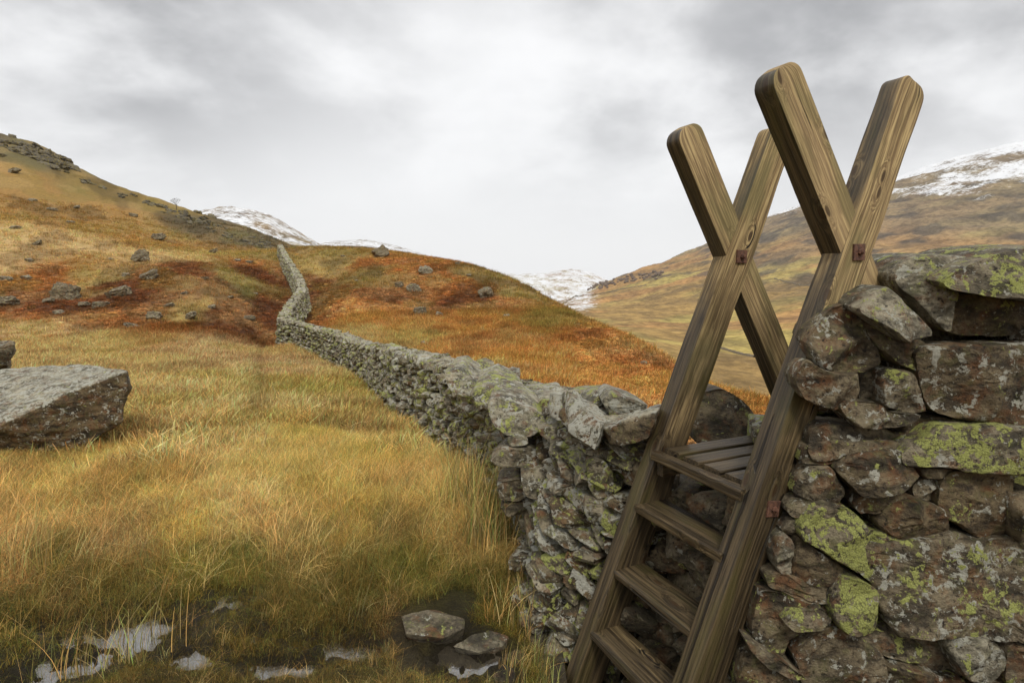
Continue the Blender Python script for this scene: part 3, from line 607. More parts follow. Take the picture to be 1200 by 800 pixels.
def Z4(l): return [(900+.325*a, 280+.325*b) for a, b in l]
def Z5(l): return [(860+.35*a, 520+.35*b) for a, b in l]
def ZL(l): return [(480+.3*a, 420+.3*b) for a, b in l]
HERO = [
 # (outline, Y, thick, bulge, prm(yellow, tone, white), tilt, top slope)
 (Z4([(135,380),(160,330),(200,290),(240,250),(330,230),(350,290),(365,350),(392,400),(405,450),(330,478),(240,482),(180,467),(145,430)]),2.22,.24,.10,(.35,.15,.45),(.1,.25),.1),
 (Z4([(325,255),(370,213),(470,168),(505,215),(585,325),(580,345),(520,358),(465,372),(400,322),(345,278)]),2.15,.3,.05,(.45,.75,.5),(.15,.6),.1),
 (Z4([(468,150),(500,90),(560,65),(650,58),(790,68),(730,95),(650,150),(655,200),(628,260),(605,322),(580,328),(530,240)]),2.28,.5,.05,(.55,.75,.5),(-.1,.5),.1),
 (Z4([(628,152),(700,110),(800,75),(923,36),(1080,15),(1080,235),(923,224),(800,207),(700,192),(650,182)]),2.17,.5,.05,(.85,.45,.5),(0,.5),.1),
 (Z4([(612,262),(640,203),(700,190),(800,208),(923,225),(1050,230),(1050,352),(923,342),(850,352),(760,347),(680,347),(620,322)]),2.27,.4,.06,(.3,.12,.4),(0,0),0),
 (Z4([(325,290),(350,283),(400,330),(465,375),(545,360),(575,382),(532,412),(525,474),(460,452),(400,412),(360,352)]),2.23,.35,.05,(.6,.2,.3),(0,.3),0),
 (Z4([(530,410),(560,385),(650,378),(780,378),(923,375),(1070,372),(1080,640),(923,677),(820,667),(700,652),(600,627),(565,582),(540,500)]),2.20,.4,.06,(.05,.12,.65),(0,0),0),
 (Z4([(92,490),(108,448),(140,430),(180,465),(240,482),(335,482),(335,540),(322,592),(290,602),(240,622),(190,607),(130,572),(100,532)]),2.17,.20,.08,(.15,.2,.45),(.1,0),0),
 (Z4([(325,560),(345,488),(395,473),(402,604),(350,602)]),2.24,.3,.03,(.1,.35,.3),(0,0),0),
 (Z4([(388,475),(430,466),(522,475),(548,560),(572,622),(500,627),(420,607),(398,592)]),2.20,.32,.05,(.45,.3,.5),(0,0),0),
 (Z4([(262,600),(330,588),(400,593),(450,628),(565,635),(500,672),(400,684),(320,676),(285,640)]),2.16,.26,.05,(.25,.25,.65),(0,.2),0),
 (Z4([(148,690),(200,665),(300,675),(440,690),(485,715),(400,742),(280,762),(210,792),(150,792),(130,760)]),2.20,.24,.05,(.35,.3,.4),(.1,.2),0),
 (Z4([(487,742),(490,700),(510,648),(600,638),(705,655),(692,692),(620,722),(500,762)]),2.25,.3,.04,(.1,.1,.2),(0,0),0),
 ([(1056,545),(1056,533),(1075,520),(1108,500),(1170,499),(1200,501),(1250,503),(1250,557),(1200,555),(1140,553),(1105,546)],2.14,.42,.035,(1.0,.45,.55),(0,.25),0),
 (Z5([(225,62),(238,10),(290,-12),(400,-15),(560,-5),(545,20),(430,35),(350,62),(290,67)]),2.18,.38,.04,(.35,.2,.4),(0,.2),0),
 (Z5([(198,165),(213,110),(250,75),(322,68),(343,110),(373,165),(350,197),(300,192),(240,182)]),2.17,.3,.05,(.4,.3,.5),(0,0),0),
 (Z5([(333,80),(400,38),(500,22),(572,26),(602,80),(625,110),(540,152),(470,172),(420,167),(380,130)]),2.14,.35,.05,(.2,.15,.25),(0,.3),0),
 (Z5([(398,200),(430,170),(510,153),(585,175),(540,202),(480,237),(420,237)]),2.15,.3,.04,(.3,.1,.4),(0,0),0),
 (Z5([(178,212),(208,185),(290,190),(382,205),(370,232),(280,247),(190,247)]),2.15,.3,.035,(.7,.3,.3),(0,.2),0),
 (Z5([(593,150),(630,115),(712,108),(702,150),(682,192),(610,187)]),2.18,.3,.04,(.15,.3,.6),(0,0),0),
 (Z5([(618,85),(660,73),(735,83),(700,108),(625,112)]),2.18,.3,.03,(.2,.2,.3),(0,0),0),
 (Z5([(473,262),(508,210),(570,180),(640,188),(702,215),(722,290),(640,303),(602,332),(560,327),(500,292)]),2.15,.35,.06,(.05,.05,.2),(0,0),0),
 (Z5([(690,130),(730,93),(850,88),(942,108),(938,170),(912,240),(902,312),(840,323),(780,292),(700,242),(680,200)]),2.15,.38,.07,(.15,.05,.3),(0,0),0),
 (Z5([(908,192),(940,168),(1080,172),(1080,362),(971,352),(930,312),(913,250)]),2.13,.4,.07,(.25,.15,.4),(0,0),0),
 (Z5([(218,292),(268,240),(330,220),(402,228),(455,278),(462,310),(436,340),(443,400),(412,428),(350,392),(290,352),(233,322)]),2.09,.35,.05,(1.15,.4,.4),(0,.2),0),
 (Z5([(445,300),(520,288),(565,335),(470,347),(435,350)]),2.14,.3,.03,(.8,.4,.4),(0,0),0),
 (Z5([(628,312),(720,288),(800,308),(835,325),(700,337),(630,332)]),2.15,.3,.03,(.3,.3,.4),(0,0),0),
 (Z5([(428,352),(560,335),(700,335),(850,335),(971,330),(1080,330),(1080,652),(971,652),(900,637),(780,637),(640,627),(520,627),(478,540),(468,470),(428,440),(440,400)]),2.09,.42,.06,(.62,.25,.75),(0,.2),0),
 (Z5([(128,380),(143,320),(175,300),(197,320),(192,400),(187,442),(155,437)]),2.13,.3,.04,(.05,.95,.3),(0,0),0),
 (Z5([(188,380),(210,308),(240,320),(320,380),(372,415),(340,452),(280,467),(210,452),(190,430)]),2.13,.32,.05,(.15,.1,.3),(0,0),0),
 (Z5([(108,442),(180,440),(240,460),(328,475),(322,527),(250,532),(190,507),(120,482)]),2.10,.3,.04,(.5,.2,.2),(0,.2),0),
 (Z5([(158,287),(180,250),(240,250),(252,270),(220,302),(170,302)]),2.16,.3,.03,(.3,.4,.4),(0,0),0),
 (Z5([(318,540),(328,490),(370,448),(420,458),(480,488),(484,560),(474,622),(400,632),(350,612),(330,580)]),2.07,.35,.05,(1.1,.4,.5),(0,0),0),
 (Z5([(58,640),(68,560),(93,488),(170,500),(260,530),(332,560),(322,602),(250,627),(180,652),(160,717),(110,702),(70,662)]),2.10,.35,.06,(.3,.15,.4),(0,0),0),
 (Z5([(170,602),(200,565),(310,558),(333,590),(280,622),(200,622)]),2.04,.3,.03,(.75,.3,.4),(0,.3),0),
 (Z5([(198,712),(260,660),(340,618),(400,640),(503,700),(508,780),(500,850),(240,850),(220,760)]),2.06,.35,.06,(.2,.2,.6),(0,.1),0),
 (Z5([(395,640),(470,627),(560,627),(602,660),(662,700),(640,727),(560,722),(480,702),(430,667)]),2.08,.32,.04,(.8,.3,.4),(0,.2),0),
 (Z5([(590,680),(600,640),(722,640),(742,700),(785,760),(700,782),(640,752)]),2.11,.32,.04,(.3,.3,.3),(0,0),0),
 (Z5([(713,682),(750,643),(860,648),(917,700),(912,760),(850,803),(790,793),(730,742)]),2.04,.32,.06,(.15,1.0,.7),(0,0),0),
 (Z5([(503,732),(600,742),(700,787),(765,782),(810,850),(510,850)]),2.06,.32,.05,(.5,.15,.4),(0,0),0),
 (Z5([(48,672),(90,690),(180,742),(242,782),(200,787),(120,752),(60,702)]),2.03,.3,.025,(.35,.3,.3),(0,.2),0),
 (Z5([(10,810),(38,730),(80,710),(140,750),(205,792),(200,860),(10,860)]),2.06,.32,.05,(.3,.1,.4),(0,0),0),
 (Z5([(918,702),(940,680),(1080,678),(1080,850),(930,850),(905,780)]),2.06,.35,.06,(.45,.3,.5),(0,0),0),
 (Z5([(800,810),(860,800),(915,790),(930,860),(800,860)]),2.08,.3,.04,(.3,.2,.4),(0,0),0),
 # low section between the bend and the stile
 (ZL([(748,162),(790,134),(852,155),(945,185),(860,217),(790,237)]),3.30,.45,.05,(.3,1,.9),(0,.3),0),
 (ZL([(300,192),(330,165),(400,178),(470,200),(545,242),(480,292),(400,292),(330,262)]),3.6,.5,.07,(.6,.9,.8),(0,.9),.15),
 (ZL([(238,142),(300,113),(400,138),(462,165),(472,197),(330,167),(268,182)]),4.3,.6,.07,(.8,.85,.7),(0,.9),.15),
 (ZL([(128,62),(200,53),(242,90),(302,115),(240,142),(160,122)]),4.9,.6,.07,(.6,.9,.8),(0,.9),.15),
 (ZL([(380,305),(460,303),(467,335),(390,342)]),3.52,.3,.03,(.2,.9,.6),(0,0),0),
 (ZL([(312,392),(370,343),(540,363),(548,412),(470,417),(340,417)]),3.5,.35,.04,(.2,.5,.5),(0,.2),0),
 (ZL([(428,447),(552,440),(582,482),(562,547),(450,532)]),3.35,.35,.04,(.3,.6,.4),(0,.6),.2),
 (ZL([(338,482),(430,470),(472,532),(430,557),(350,552)]),3.5,.35,.04,(.3,.35,.5),(0,0),0),
 (ZL([(498,282),(600,260),(702,340),(692,372),(600,352),(520,312)]),3.38,.35,.04,(.55,.7,.5),(0,.4),0),
 (ZL([(545,372),(580,358),(692,370),(692,402),(602,462),(570,452)]),3.32,.35,.04,(.45,.5,.6),(0,0),0),
 (ZL([(640,492),(680,430),(706,430),(692,522)]),3.0,.3,.03,(.2,.8,.5),(.5,0),0),
 (ZL([(738,372),(800,343),(857,338),(842,372),(780,402)]),2.98,.35,.04,(.2,.9,.6),(0,.3),0),
 (ZL([(348,570),(480,560),(502,602),(380,617)]),3.5,.35,.04,(.2,.3,.3),(0,0),0),
 (ZL([(690,410),(760,395),(800,440),(795,540),(730,550),(695,500)]),2.95,.3,.04,(.7,.5,.6),(.2,0),0),
 (ZL([(845,350),(930,325),(925,390),(900,440),(850,400)]),2.92,.3,.04,(.7,.4,.6),(.2,0),0),
 (ZL([(690,545),(760,560),(800,600),(770,650),(700,640),(680,590)]),2.92,.3,.04,(.5,.5,.7),(.2,0),0),
 ([(808,518),(812,480),(826,462),(850,457),(874,470),(890,491),(884,518)],3.25,.5,.10,(.1,.15,.2),(.1,.4),0),
]
for i, (poly, Y, tk, bg, prm, tl, top) in enumerate(HERO):
    outline_stone(poly, Y, tk, bg, prm, tl, seed=i+1, top=top, res=.013 if Y < 2.6 else .02)
n_parts = len(HERO)+3

TW = lambda s: .52 if s < S[8] else .5
# core
st = np.concatenate([np.arange(0, 12, .15), np.arange(12, S[-1], .5)]); cv = []; 
for s in st:
    b, tp = at(s, NB), at(s, NTp); d, n = frame(s); w = TW(s)
    n_in = .20
    cv += [b+n*n_in-np.array((0, 0, .3)), tp+n*(n_in-.02)-np.array((0, 0, .10)), tp+n*(w-.12)-np.array((0, 0, .10)), b+n*(w+.22)-np.array((0, 0, .3))]
cv = np.array(cv); CF = []
for i in range(len(st)-1):
    for k in range(3): CF.append((i*4+k, i*4+k+1, i*4+4+k+1, i*4+4+k))
CF += [(0, 3, 2, 1)]; CF += [((len(st)-1)*4+k for k in (0, 1, 2, 3))]
CF[-1] = tuple(CF[-1])
core = mesh_np('wall_core', cv-WL, np.array(CF), M['core'], parent=wall, smooth=False); core['kind'] = 'stuff'

rng = np.random.default_rng(5)
stones = []     # (pos, basis, dims, prm, dist)
def prm_rand(far=False):
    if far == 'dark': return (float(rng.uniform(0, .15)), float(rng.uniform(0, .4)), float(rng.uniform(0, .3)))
    return (float(np.clip(rng.normal(.65, .3), 0, 1.1)), float(np.clip(rng.normal(.5, .35), 0, 1)), float(np.clip(rng.normal(.85, .35), 0, 1.3)))
def course_face(s0, s1, side, hmin, hmax, lmin, lmax, depth=.22, tilt=.12, out=0.0, kind=False):
    s_mid = None; f = 0.0
    h = 0.0
    hh = float(np.mean([np.linalg.norm(at(s, NTp)-at(s, NB)) for s in np.linspace(s0, s1, 8)]))
    while h < hh:
        ch = rng.uniform(hmin, hmax); s = s0+rng.uniform(-.1, .05)
        while s < s1:
            L = rng.uniform(lmin, lmax); hv = ch*rng.uniform(.75, 1.25)
            f = (h+ch/2)/hh+rng.normal(0, .012)
            if f < 1.02:
                c = min(max(s+L/2, 0), S[-1]); b, tp = at(c, NB), at(c, NTp); d, n = frame(c)
                if side == 0: p = b*(1-f)+tp*f; nn = n
                else: w = TW(c); p = (b+n*(w+.42))*(1-f)+(tp+n*w)*f; nn = -n
                p = p+nn*(depth*.40+rng.normal(0, .03)-out)
                slope = (at(min(c+.3, S[-1]), NB)-at(max(c-.3, 0), NB)); dd = slope/np.linalg.norm(slope)
                B = basis(dd, nn)@rot(rng.normal(0, tilt*.6), rng.normal(0, tilt), rng.normal(0, tilt*.8))
                stones.append((p, B, (L*1.0, depth*rng.uniform(.85, 1.25), hv*1.04), prm_rand(kind)))
            s += L*.96
        h += ch*.95
def cope(s0, s1, lmin, lmax, hgt, tilt=.2):
    for row in (0, 1):
        s = s0+row*.1
        while s < s1:
            L = rng.uniform(lmin, lmax); c = min(s+L/2, S[-1]); tp = at(c, NTp); d, n = frame(c); w = TW(c)
            slope = (at(min(c+.3, S[-1]), NTp)-at(max(c-.3, 0), NTp)); dd = slope/np.linalg.norm(slope)
            hv = hgt*rng.uniform(.7, 1.3)
            p = tp+n*(w*(.27 if row == 0 else .74)+rng.normal(0, .02))+np.array((0, 0, hv*.15+rng.normal(0, .015)))
            stones.append((p, basis(dd, n)@rot(rng.normal(0, tilt), rng.normal(0, tilt), rng.normal(0, tilt)), (L*1.05, w*rng.uniform(.55, .75), hv), (float(np.clip(rng.normal(.5, .3), 0, 1)), float(np.clip(rng.normal(.75, .2), 0, 1)), float(np.clip(rng.normal(.85, .25), 0, 1.2)))))
            s += L*.92
# right section fill, set back behind the big faces; then behind the ladder; then the low section
course_face(0, S[1]-.25, 0, .10, .2, .18, .45)
cope(0, S[1]-1.1, .25, .5, .22)
course_face(S[1]-.3, S[2]+.05, 0, .09, .16, .12, .30, out=-.13)
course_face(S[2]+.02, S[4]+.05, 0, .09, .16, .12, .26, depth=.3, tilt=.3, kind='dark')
course_face(S[4]+.02, S[7]+.05, 0, .035, .09, .09, .24, depth=.24, tilt=.22)
cope(S[6]+.2, S[7], .16, .34, .08)
course_face(S[7]+.05, S[8]+.3, 0, .045, .09, .10, .26, depth=.24, tilt=.2)
course_face(S[8]+.3, 12, 0, .05, .10, .08, .24, depth=.22, tilt=.28)
cope(S[7], 12, .2, .42, .15, tilt=.16)
course_face(12, 24, 0, .07, .13, .10, .28, depth=.22, tilt=.3)
cope(12, 24, .2, .42, .15)
course_face(24, S[15]+.5, 0, .09, .15, .16, .34, depth=.22, tilt=.18)
cope(24, S[15]+.5, .22, .45, .18)
course_face(S[15]+.5, S[-1], 0, .12, .2, .22, .45, depth=.25)
course_face(S[15]-2, S[-1], 1, .12, .2, .22, .45, depth=.25)
cope(S[15]+.5, S[-1], .3, .5, .22)
course_face(0, 24, 1, .12, .2, .2, .4, depth=.25)
cands = sorted(range(len(stones)), key=lambda i: float(np.linalg.norm(stones[i][0]))+(3 if stones[i][0][1] > 4.5 else 0))
def vis_key(i):
    p, B, dm, pr = stones[i]; x, y, z = p
    if y < .5: return 1e9
    u = 600+x/y*700; v = 316-z/y*700
    if not (-20 < u < 1230 and 200 < v < 850): return 1e6+y
    return y/ max(dm[0]*dm[2], .004)**.5*.3+ (y if B[:, 1]@np.array((x, y, 0)) < 0 else 0)
order = sorted(range(len(stones)), key=vis_key)
NP = 296-n_parts; solo = set(order[:NP])
for i in solo:
    p, B, dm, pr = stones[i]; y = p[1]
    V, F = rock_shape(4 if y < 3.6 else 3, rng, cuts=7, rough=.06)
    add_stone((V*np.array(dm)*.5)@B.T+p, F, pr)
def join_stones(idx, name, parent, base, lod=None):
    protos = {k: [rock_shape(k, rng, cuts=5, rough=.10, sharp=40) for _ in range(14)] for k in (1, 2, 3)}
    VV = []; FF = []; PR = []; off = 0
    for i in idx:
        p, B, dm, pr = stones[i]; y = float(np.linalg.norm(p)); k = 3 if y < 5.5 else (2 if y < 15 else 1)
        V, F = protos[k][int(rng.integers(14))]; sg = np.where(rng.random(3) < .5, -1., 1.)
        V = ((V*sg*np.array(dm)*.5)@B.T+p); FF.append((F if sg.prod() > 0 else F[:, ::-1])+off); VV.append(V); PR.append(prm_of(*pr, len(V))); off += len(V)
    o = mesh_np(name, np.vstack(VV)-base, np.vstack(FF), M['stone'], parent=parent, attrs={'prm': ('FLOAT_COLOR', np.vstack(PR))})
    o['kind'] = 'stuff'; return o
join_stones([i for i in range(len(stones)) if i not in solo], 'small_stones', wall, WL)

# ------------------------------------------------------------------ the stile
C0 = np.array((1.3509, 2.358, .069)); YAW = .4277; WF = .60; RD = .092
SV = np.array((math.sin(YAW), -math.cos(YAW), 0)); TV = np.array((math.cos(YAW), math.sin(YAW), 0)); ZV = np.array((0, 0, 1.))
stile = empty('ladder_stile', tuple(C0+np.array((0, 0, -1.95))), 'weathered wooden ladder stile with crossed rails and bolted joints straddling the stone wall', 'stile')
SL = np.array(stile.location)
def W_(s, t, z): return C0+SV*s+TV*t+ZV*z
def timber(name, A, B, wdir, w, d, wet, pale=.0, round_a=0, round_b=0, parent=stile, wob=.004, seg=.03, chamf=.0045, seed=None, label=None, face_shade=0):
    """plank from A to B; w across wdir, d across the third axis; rounded ends; wet: function of world z or number"""
    seed = random.randrange(1000) if seed is None else seed
    A = np.array(A); B = np.array(B); ax = B-A; L = np.linalg.norm(ax); ax /= L
    wd = np.array(wdir, float); wd -= ax*(wd@ax); wd /= np.linalg.norm(wd); dd = np.cross(ax, wd)
    n = max(int(L/seg), 6); ls = list(np.linspace(0, L, n+1))
    for r_, e in ((round_a, 0), (round_b, 1)):
        if r_ > 0:
            ex = r_*np.array([0, .06, .15, .3, .5, .75]); ls += list(ex if e == 0 else L-ex)
    ex = np.array([0, .002, .005]); ls += list(ex)+list(L-ex)
    ls = np.array(sorted(set(np.round(ls, 5))))
    # cross section (w, d) rounded rect with intermediate points
    hw, hd = w/2, d/2; c = chamf; cs = []
    def side(p, q, m): return [tuple(np.array(p)*(1-i/m)+np.array(q)*(i/m)) for i in range(m)]
    nw, nd = 8, 4
    cs += side((-hw+c, -hd), (hw-c, -hd), nw); cs += [(hw-c, -hd), (hw-c*.3, -hd+c*.3)]
    cs += side((hw, -hd+c), (hw, hd-c), nd); cs += [(hw, hd-c), (hw-c*.3, hd-c*.3)]
    cs += side((hw-c, hd), (-hw+c, hd), nw); cs += [(-hw+c, hd), (-hw+c*.3, hd-c*.3)]
    cs += side((-hw, hd-c), (-hw, -hd+c), nd); cs += [(-hw, -hd+c), (-hw+c*.3, -hd+c*.3)]
    cs = np.array(cs); m = len(cs); V = []; G = []
    for l in ls:
        kw = kd = 1.0
        for r_, dist in ((round_a, l), (round_b, L-l)):
            if r_ > 0 and dist < r_:
                q = 1-dist/r_; cut = r_*(1-math.sqrt(max(0, 1-q*q))); kw = min(kw, (hw-cut)/hw); kd = min(kd, (hd-.16*cut)/hd)
        e = min(l, L-l); 
        if e < .005: kw *= 1-.006*(1-e/.005)*.1/hw; kd *= 1-.005*(1-e/.005)*.1/hd
        for a, b in cs:
            a2, b2 = a*kw, b*kd
            nz = fbm(np.array([a*9+seed]), np.array([b*9]), np.array([l*2.2]), oct=2, seed=seed)[0]*wob+fbm(np.array([a*60+seed]), np.array([b*60]), np.array([l*5]), oct=2, seed=seed+1)[0]*wob*.35
            nm = np.array([a2/hw if abs(a) > hw-c*1.01 else 0, b2/hd if abs(b) > hd-c*1.01 else 0])
            V.append(A+ax*l+wd*(a2+nm[0]*nz)+dd*(b2+nm[1]*nz)); G.append((a, b, l))
    V = np.array(V); nl = len(ls); F = []
    for i in range(nl-1):
        a = np.arange(m)+i*m; b = (np.arange(m)+1) % m+i*m; F.append(np.stack([a, b, b+m, a+m], 1))
    F = np.vstack(F)
    ca = len(V); V = np.vstack([V, A[None], B[None]]); G += [(0, 0, 0), (0, 0, L)]
    j = np.arange(m); T = np.vstack([F[:, [0, 1, 2]], F[:, [0, 2, 3]], np.stack([(j+1) % m, j, np.full(m, ca)], 1), np.stack([j+(nl-1)*m, (j+1) % m+(nl-1)*m, np.full(m, ca+1)], 1)])
    G = np.array(G); wt = np.array([wet(p[2]) if callable(wet) else wet for p in V])+face_shade*(np.array(G)[:, 0] > hw-chamf*.9)
    pr = np.stack([wt, np.full(len(V), (seed % 97)/97), np.full(len(V), pale), np.ones(len(V))], 1)
    G = G+np.array([seed*.37 % 5, seed*.71 % 5, 0])
    o = mesh_np(name, V, T, M['wood'], parent=parent, attrs={'gco': ('FLOAT_VECTOR', G), 'prm': ('FLOAT_COLOR', pr)}, loc=tuple(V.mean(0)))
    o.location = V.mean(0)-SL
    md = o.modifiers.new('w', 'WEIGHTED_NORMAL') if False else None
    if label: o['label'] = label
    return o
def rail(s_face, ang, w, l0, l1, e, name, pale=0, seed=0, label=None, r=.055, side=0):
    """rail in the plane of an end frame; its face toward the camera at s_face-e, length coordinate zero at the crossing"""
    dr = TV*math.cos(ang)+ZV*math.sin(ang); mid = C0+SV*(s_face-e-RD/2)
    return timber(name, mid+dr*l0, mid+dr*l1, TV*(-math.sin(ang))+ZV*math.cos(ang), w, RD, lambda z: float(np.clip(.33-(z+.35)*.95, .0, 1.0)), pale, 0, r, seed=seed, label=label, face_shade=side)
GRZ = -2.35
def ldown(ang): return (GRZ-C0[2])/math.sin(ang)
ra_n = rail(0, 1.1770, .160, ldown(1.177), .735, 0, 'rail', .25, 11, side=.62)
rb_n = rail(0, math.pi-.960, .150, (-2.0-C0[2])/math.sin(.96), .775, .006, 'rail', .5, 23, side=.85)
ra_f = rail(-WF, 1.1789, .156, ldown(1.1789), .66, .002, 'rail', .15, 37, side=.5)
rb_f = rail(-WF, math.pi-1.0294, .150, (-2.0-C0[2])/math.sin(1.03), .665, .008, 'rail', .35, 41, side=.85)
# treads on the near side
def tread(tf, zt, depth, th_=.038, s0=-WF-.012, s1=-RD+.03, wet=.75, seed=1, name='tread'):
    mid_t = tf+depth/2
    return timber(name, W_(s0, mid_t, zt-th_/2), W_(s1, mid_t, zt-th_/2), TV, depth, th_, wet, .0, seed=seed, chamf=.006, wob=.005)
for k, (tf, zt) in enumerate(((-.578, -1.150), (-.692, -1.448), (-.812, -1.725), (-.928, -2.0))): tread(tf, zt, .17, seed=60+k)
tread(-.492, -.908, .05, th_=.044, seed=70, wet=.8, name='nose_board')
# platform slats run across the wall
sw = (WF-RD-.004)/4
for k in range(4):
    s = -WF+.006+sw*(k+.5)
    timber('slat', W_(s, -.436, -.892-.017), W_(s, .40, -.892-.017), SV, sw-.022, .036, .92, 0, seed=80+k, chamf=.008, wob=.004).data
for s in (-WF+.03, -RD-.034):
    timber('bearer', W_(s, -.47, -.975), W_(s, .44, -.975), ZV, .085, .045, .95, seed=90+int(s*10))
# treads on the far side of the wall
for k, (zt) in enumerate((-1.16, -1.44, -1.72)):
    t_ = .069-zt; tb = (C0[2]*0-zt)/math.tan(.995); tread(tb-.07, zt, .17, s1=-RD+.02, seed=100+k)
# bolts with square washers
def bolt(s, t, z, size, spin, face=SV):
    Wd = np.array(face); U = TV*math.cos(spin)+ZV*math.sin(spin); Vv = -TV*math.sin(spin)+ZV*math.cos(spin)
    bm = bmesh.new(); p0 = W_(s, t, z); h = size/2; th_ = .0045
    vs = []
    for dd, kk in ((-.006, 1), (th_*.8, 1), (th_, .95)):
        vs.append([bm.verts.new(tuple(p0-SL+Wd*dd+U*a*h*kk+Vv*b*h*kk)) for a, b in ((-1, -1), (1, -1), (1, 1), (-1, 1))])
    for i in (0, 1):
        for k in range(4): bm.faces.new((vs[i][k], vs[i][(k+1) % 4], vs[i+1][(k+1) % 4], vs[i+1][k]))
    bm.faces.new(vs[2]); bmesh.ops.recalc_face_normals(bm, faces=bm.faces)
    me = bpy.data.meshes.new('washer'); bm.to_mesh(me); bm.free(); me.materials.append(M['rust']); o = bpy.data.objects.new('washer', me); link(o, stile)
    bm = bmesh.new(); rings = []
    for r_, dd in ((.0135, th_), (.0135, th_+.007), (.012, th_+.009), (.0075, th_+.009), (.0075, th_+.018), (.006, th_+.020)):
        rings.append([bm.verts.new(tuple(p0-SL+Wd*dd+(U*math.cos(a)+Vv*math.sin(a))*r_)) for a in [k*math.pi/3+.3 for k in range(6)]])
    for i in range(5):
        for k in range(6): bm.faces.new((rings[i][k], rings[i][(k+1) % 6], rings[i+1][(k+1) % 6], rings[i+1][k]))
    bm.faces.new(rings[-1]); bmesh.ops.recalc_face_normals(bm, faces=bm.faces)
    me = bpy.data.meshes.new('bolt'); bm.to_mesh(me); bm.free(); me.materials.append(M['rust']); b = bpy.data.objects.new('bolt', me); link(b, o)
bolt(.004, 0, 0, .064, .03); bolt(-WF+.003, .002, -.005, .062, -.03); bolt(.004, -.389, -.975, .062, -.15)

# ------------------------------------------------------------------ boulders
def boulder(px, py, wpx, label, group=None, tone=.6, yl=.3, wh=.4, aspect=.6, name='boulder', seed=None, cat='boulder', sub=4, sink=.25, xyz=None, dims=None, yaw=None):
    rg = np.random.default_rng(int(px*7+py) if seed is None else seed)
    x, y, z = hit(px, py) if xyz is None else xyz
    w = wpx/700*y*.95; tone = tone*.6; sink = .38; dm = np.array((w, w*rg.uniform(.6, .9), w*aspect)) if dims is None else np.array(dims)
    V, F = rock_shape(sub, rg, cuts=12, rough=.30)
    V = (V*dm*.5)@rot(rg.normal(0, .15), rg.normal(0, .2), rg.uniform(-.6, .6) if yaw is None else yaw).T
    lo = V[:, 2].min(); base = np.array((x, y, z)); V = V+base+np.array((0, 0, -lo-dm[2]*sink))
    o = mesh_np(name, V, F, M['stone'], attrs={'prm': ('FLOAT_COLOR', prm_of(yl, tone, wh, len(V)))}, loc=tuple(base))
    return tag(o, label, cat, group)
BL = 'boulders scattered on the left slope'; BR = 'boulders scattered on the right hill'
for q in ((165,306,22,'pale boulder with dark top at the lower edge of the straw-coloured band'),
          (175,327,19,'rounded grey boulder in dark bracken just below the pale boulder on the left slope'),
          (79,350,30,'dark jagged outcrop standing tallest in the bracken of the left slope'),
          (140,347,26,'long flat grey stone to the right of the dark jagged outcrop'),
          (180,374,18,'grey wedge-shaped boulder low in the bracken near the field edge'),
          (118,360,18,'low pale stone just below and right of the dark outcrop'),
          (240,328,11,'small pale boulder in the dark bracken patch left of the wall'),
          (250,297,11,'dark rounded boulder on the straw band left of the top of the wall'),
          (186,281,19,'dark flat outcrop on the brow of the straw-coloured band'),
          (224,374,15,'flat grey stone near the right end of the row above the field'),
          (10,358,24,'broad low grey boulder at the left edge of the photo above the field')):
    boulder(q[0], q[1], q[2], q[3], BL, aspect=.75 if q[0] in (165, 79) else .5, tone=.25 if 'dark' in q[3] else .75)
SMALL = {(99, 359, 13): 'small grey stone squeezed between the dark outcrop and the low pale stone', (292, 375, 14): 'flat pale stone in the bracken nearest the foot of the wall bend', (248, 362, 10): 'small stone on the mossy streak left of the wall bend', (198, 360, 12): 'small grey stone above and right of the grey wedge-shaped boulder', (35, 307, 10): 'small dark stone in the straw-coloured band near the left edge', (44, 287, 10): 'small flat stone high in the straw-coloured band near the left edge', (18, 268, 10): 'dark stone on the brow of the straw band at the far left', (8, 329, 16): 'low grey stone at the left edge above the broad grey boulder', (32, 328, 13): 'low grey stone next to the one at the left edge', (148, 324, 11): 'small stone left of the rounded grey boulder in dark bracken', (292, 308, 9): 'right one of two little dark stones close to the upper wall', (278, 306, 9): 'left one of two little dark stones close to the upper wall', (57, 355, 13): 'mossy low stone directly left of the dark jagged outcrop', (61, 247, 11): 'small dark rock on the upper brown slope below the crag', (90, 245, 8): 'tiny rock just right of another on the upper brown slope', (17, 203, 12): 'dark rock just beneath the skyline crag at the far left', (39, 236, 9): 'tiny rock on the upper brown slope near the left edge', (157, 254, 10): 'small rock under the ridge midway between crag and bare tree', (83, 262, 9): 'tiny rock at the foot of the upper brown slope', (130, 305, 7): 'tiny stone in straw grass left of the pale boulder with dark top', (215, 345, 8): 'tiny stone under the small pale boulder in the dark patch', (300, 345, 6): 'tiny stone in bracken beside the wall where it climbs', (70, 368, 12): 'low stone under the dark jagged outcrop', (155, 384, 16): 'flat pale stone lowest on the slope, at the edge of the field', (270, 350, 7): 'tiny stone in dark bracken left of the wall bend'}
sh = 'small half-buried stone among the bracken and grass of the left slope'
for q in ((99,359,13),(292,375,14),(248,362,10),(198,360,12),(35,307,10),(44,287,10),(18,268,10),(8,329,16),(32,328,13),(148,324,11),(292,308,9),(278,306,9),(57,355,13),(61,247,11),(90,245,8),(17,203,12),(39,236,9),(157,254,10),(83,262,9),(130,305,7),(215,345,8),(300,345,6),(70,368,12),(155,384,16),(270,350,7)):
    boulder(*q, SMALL.get(q, sh), BL, aspect=.45, tone=.6, sub=3)
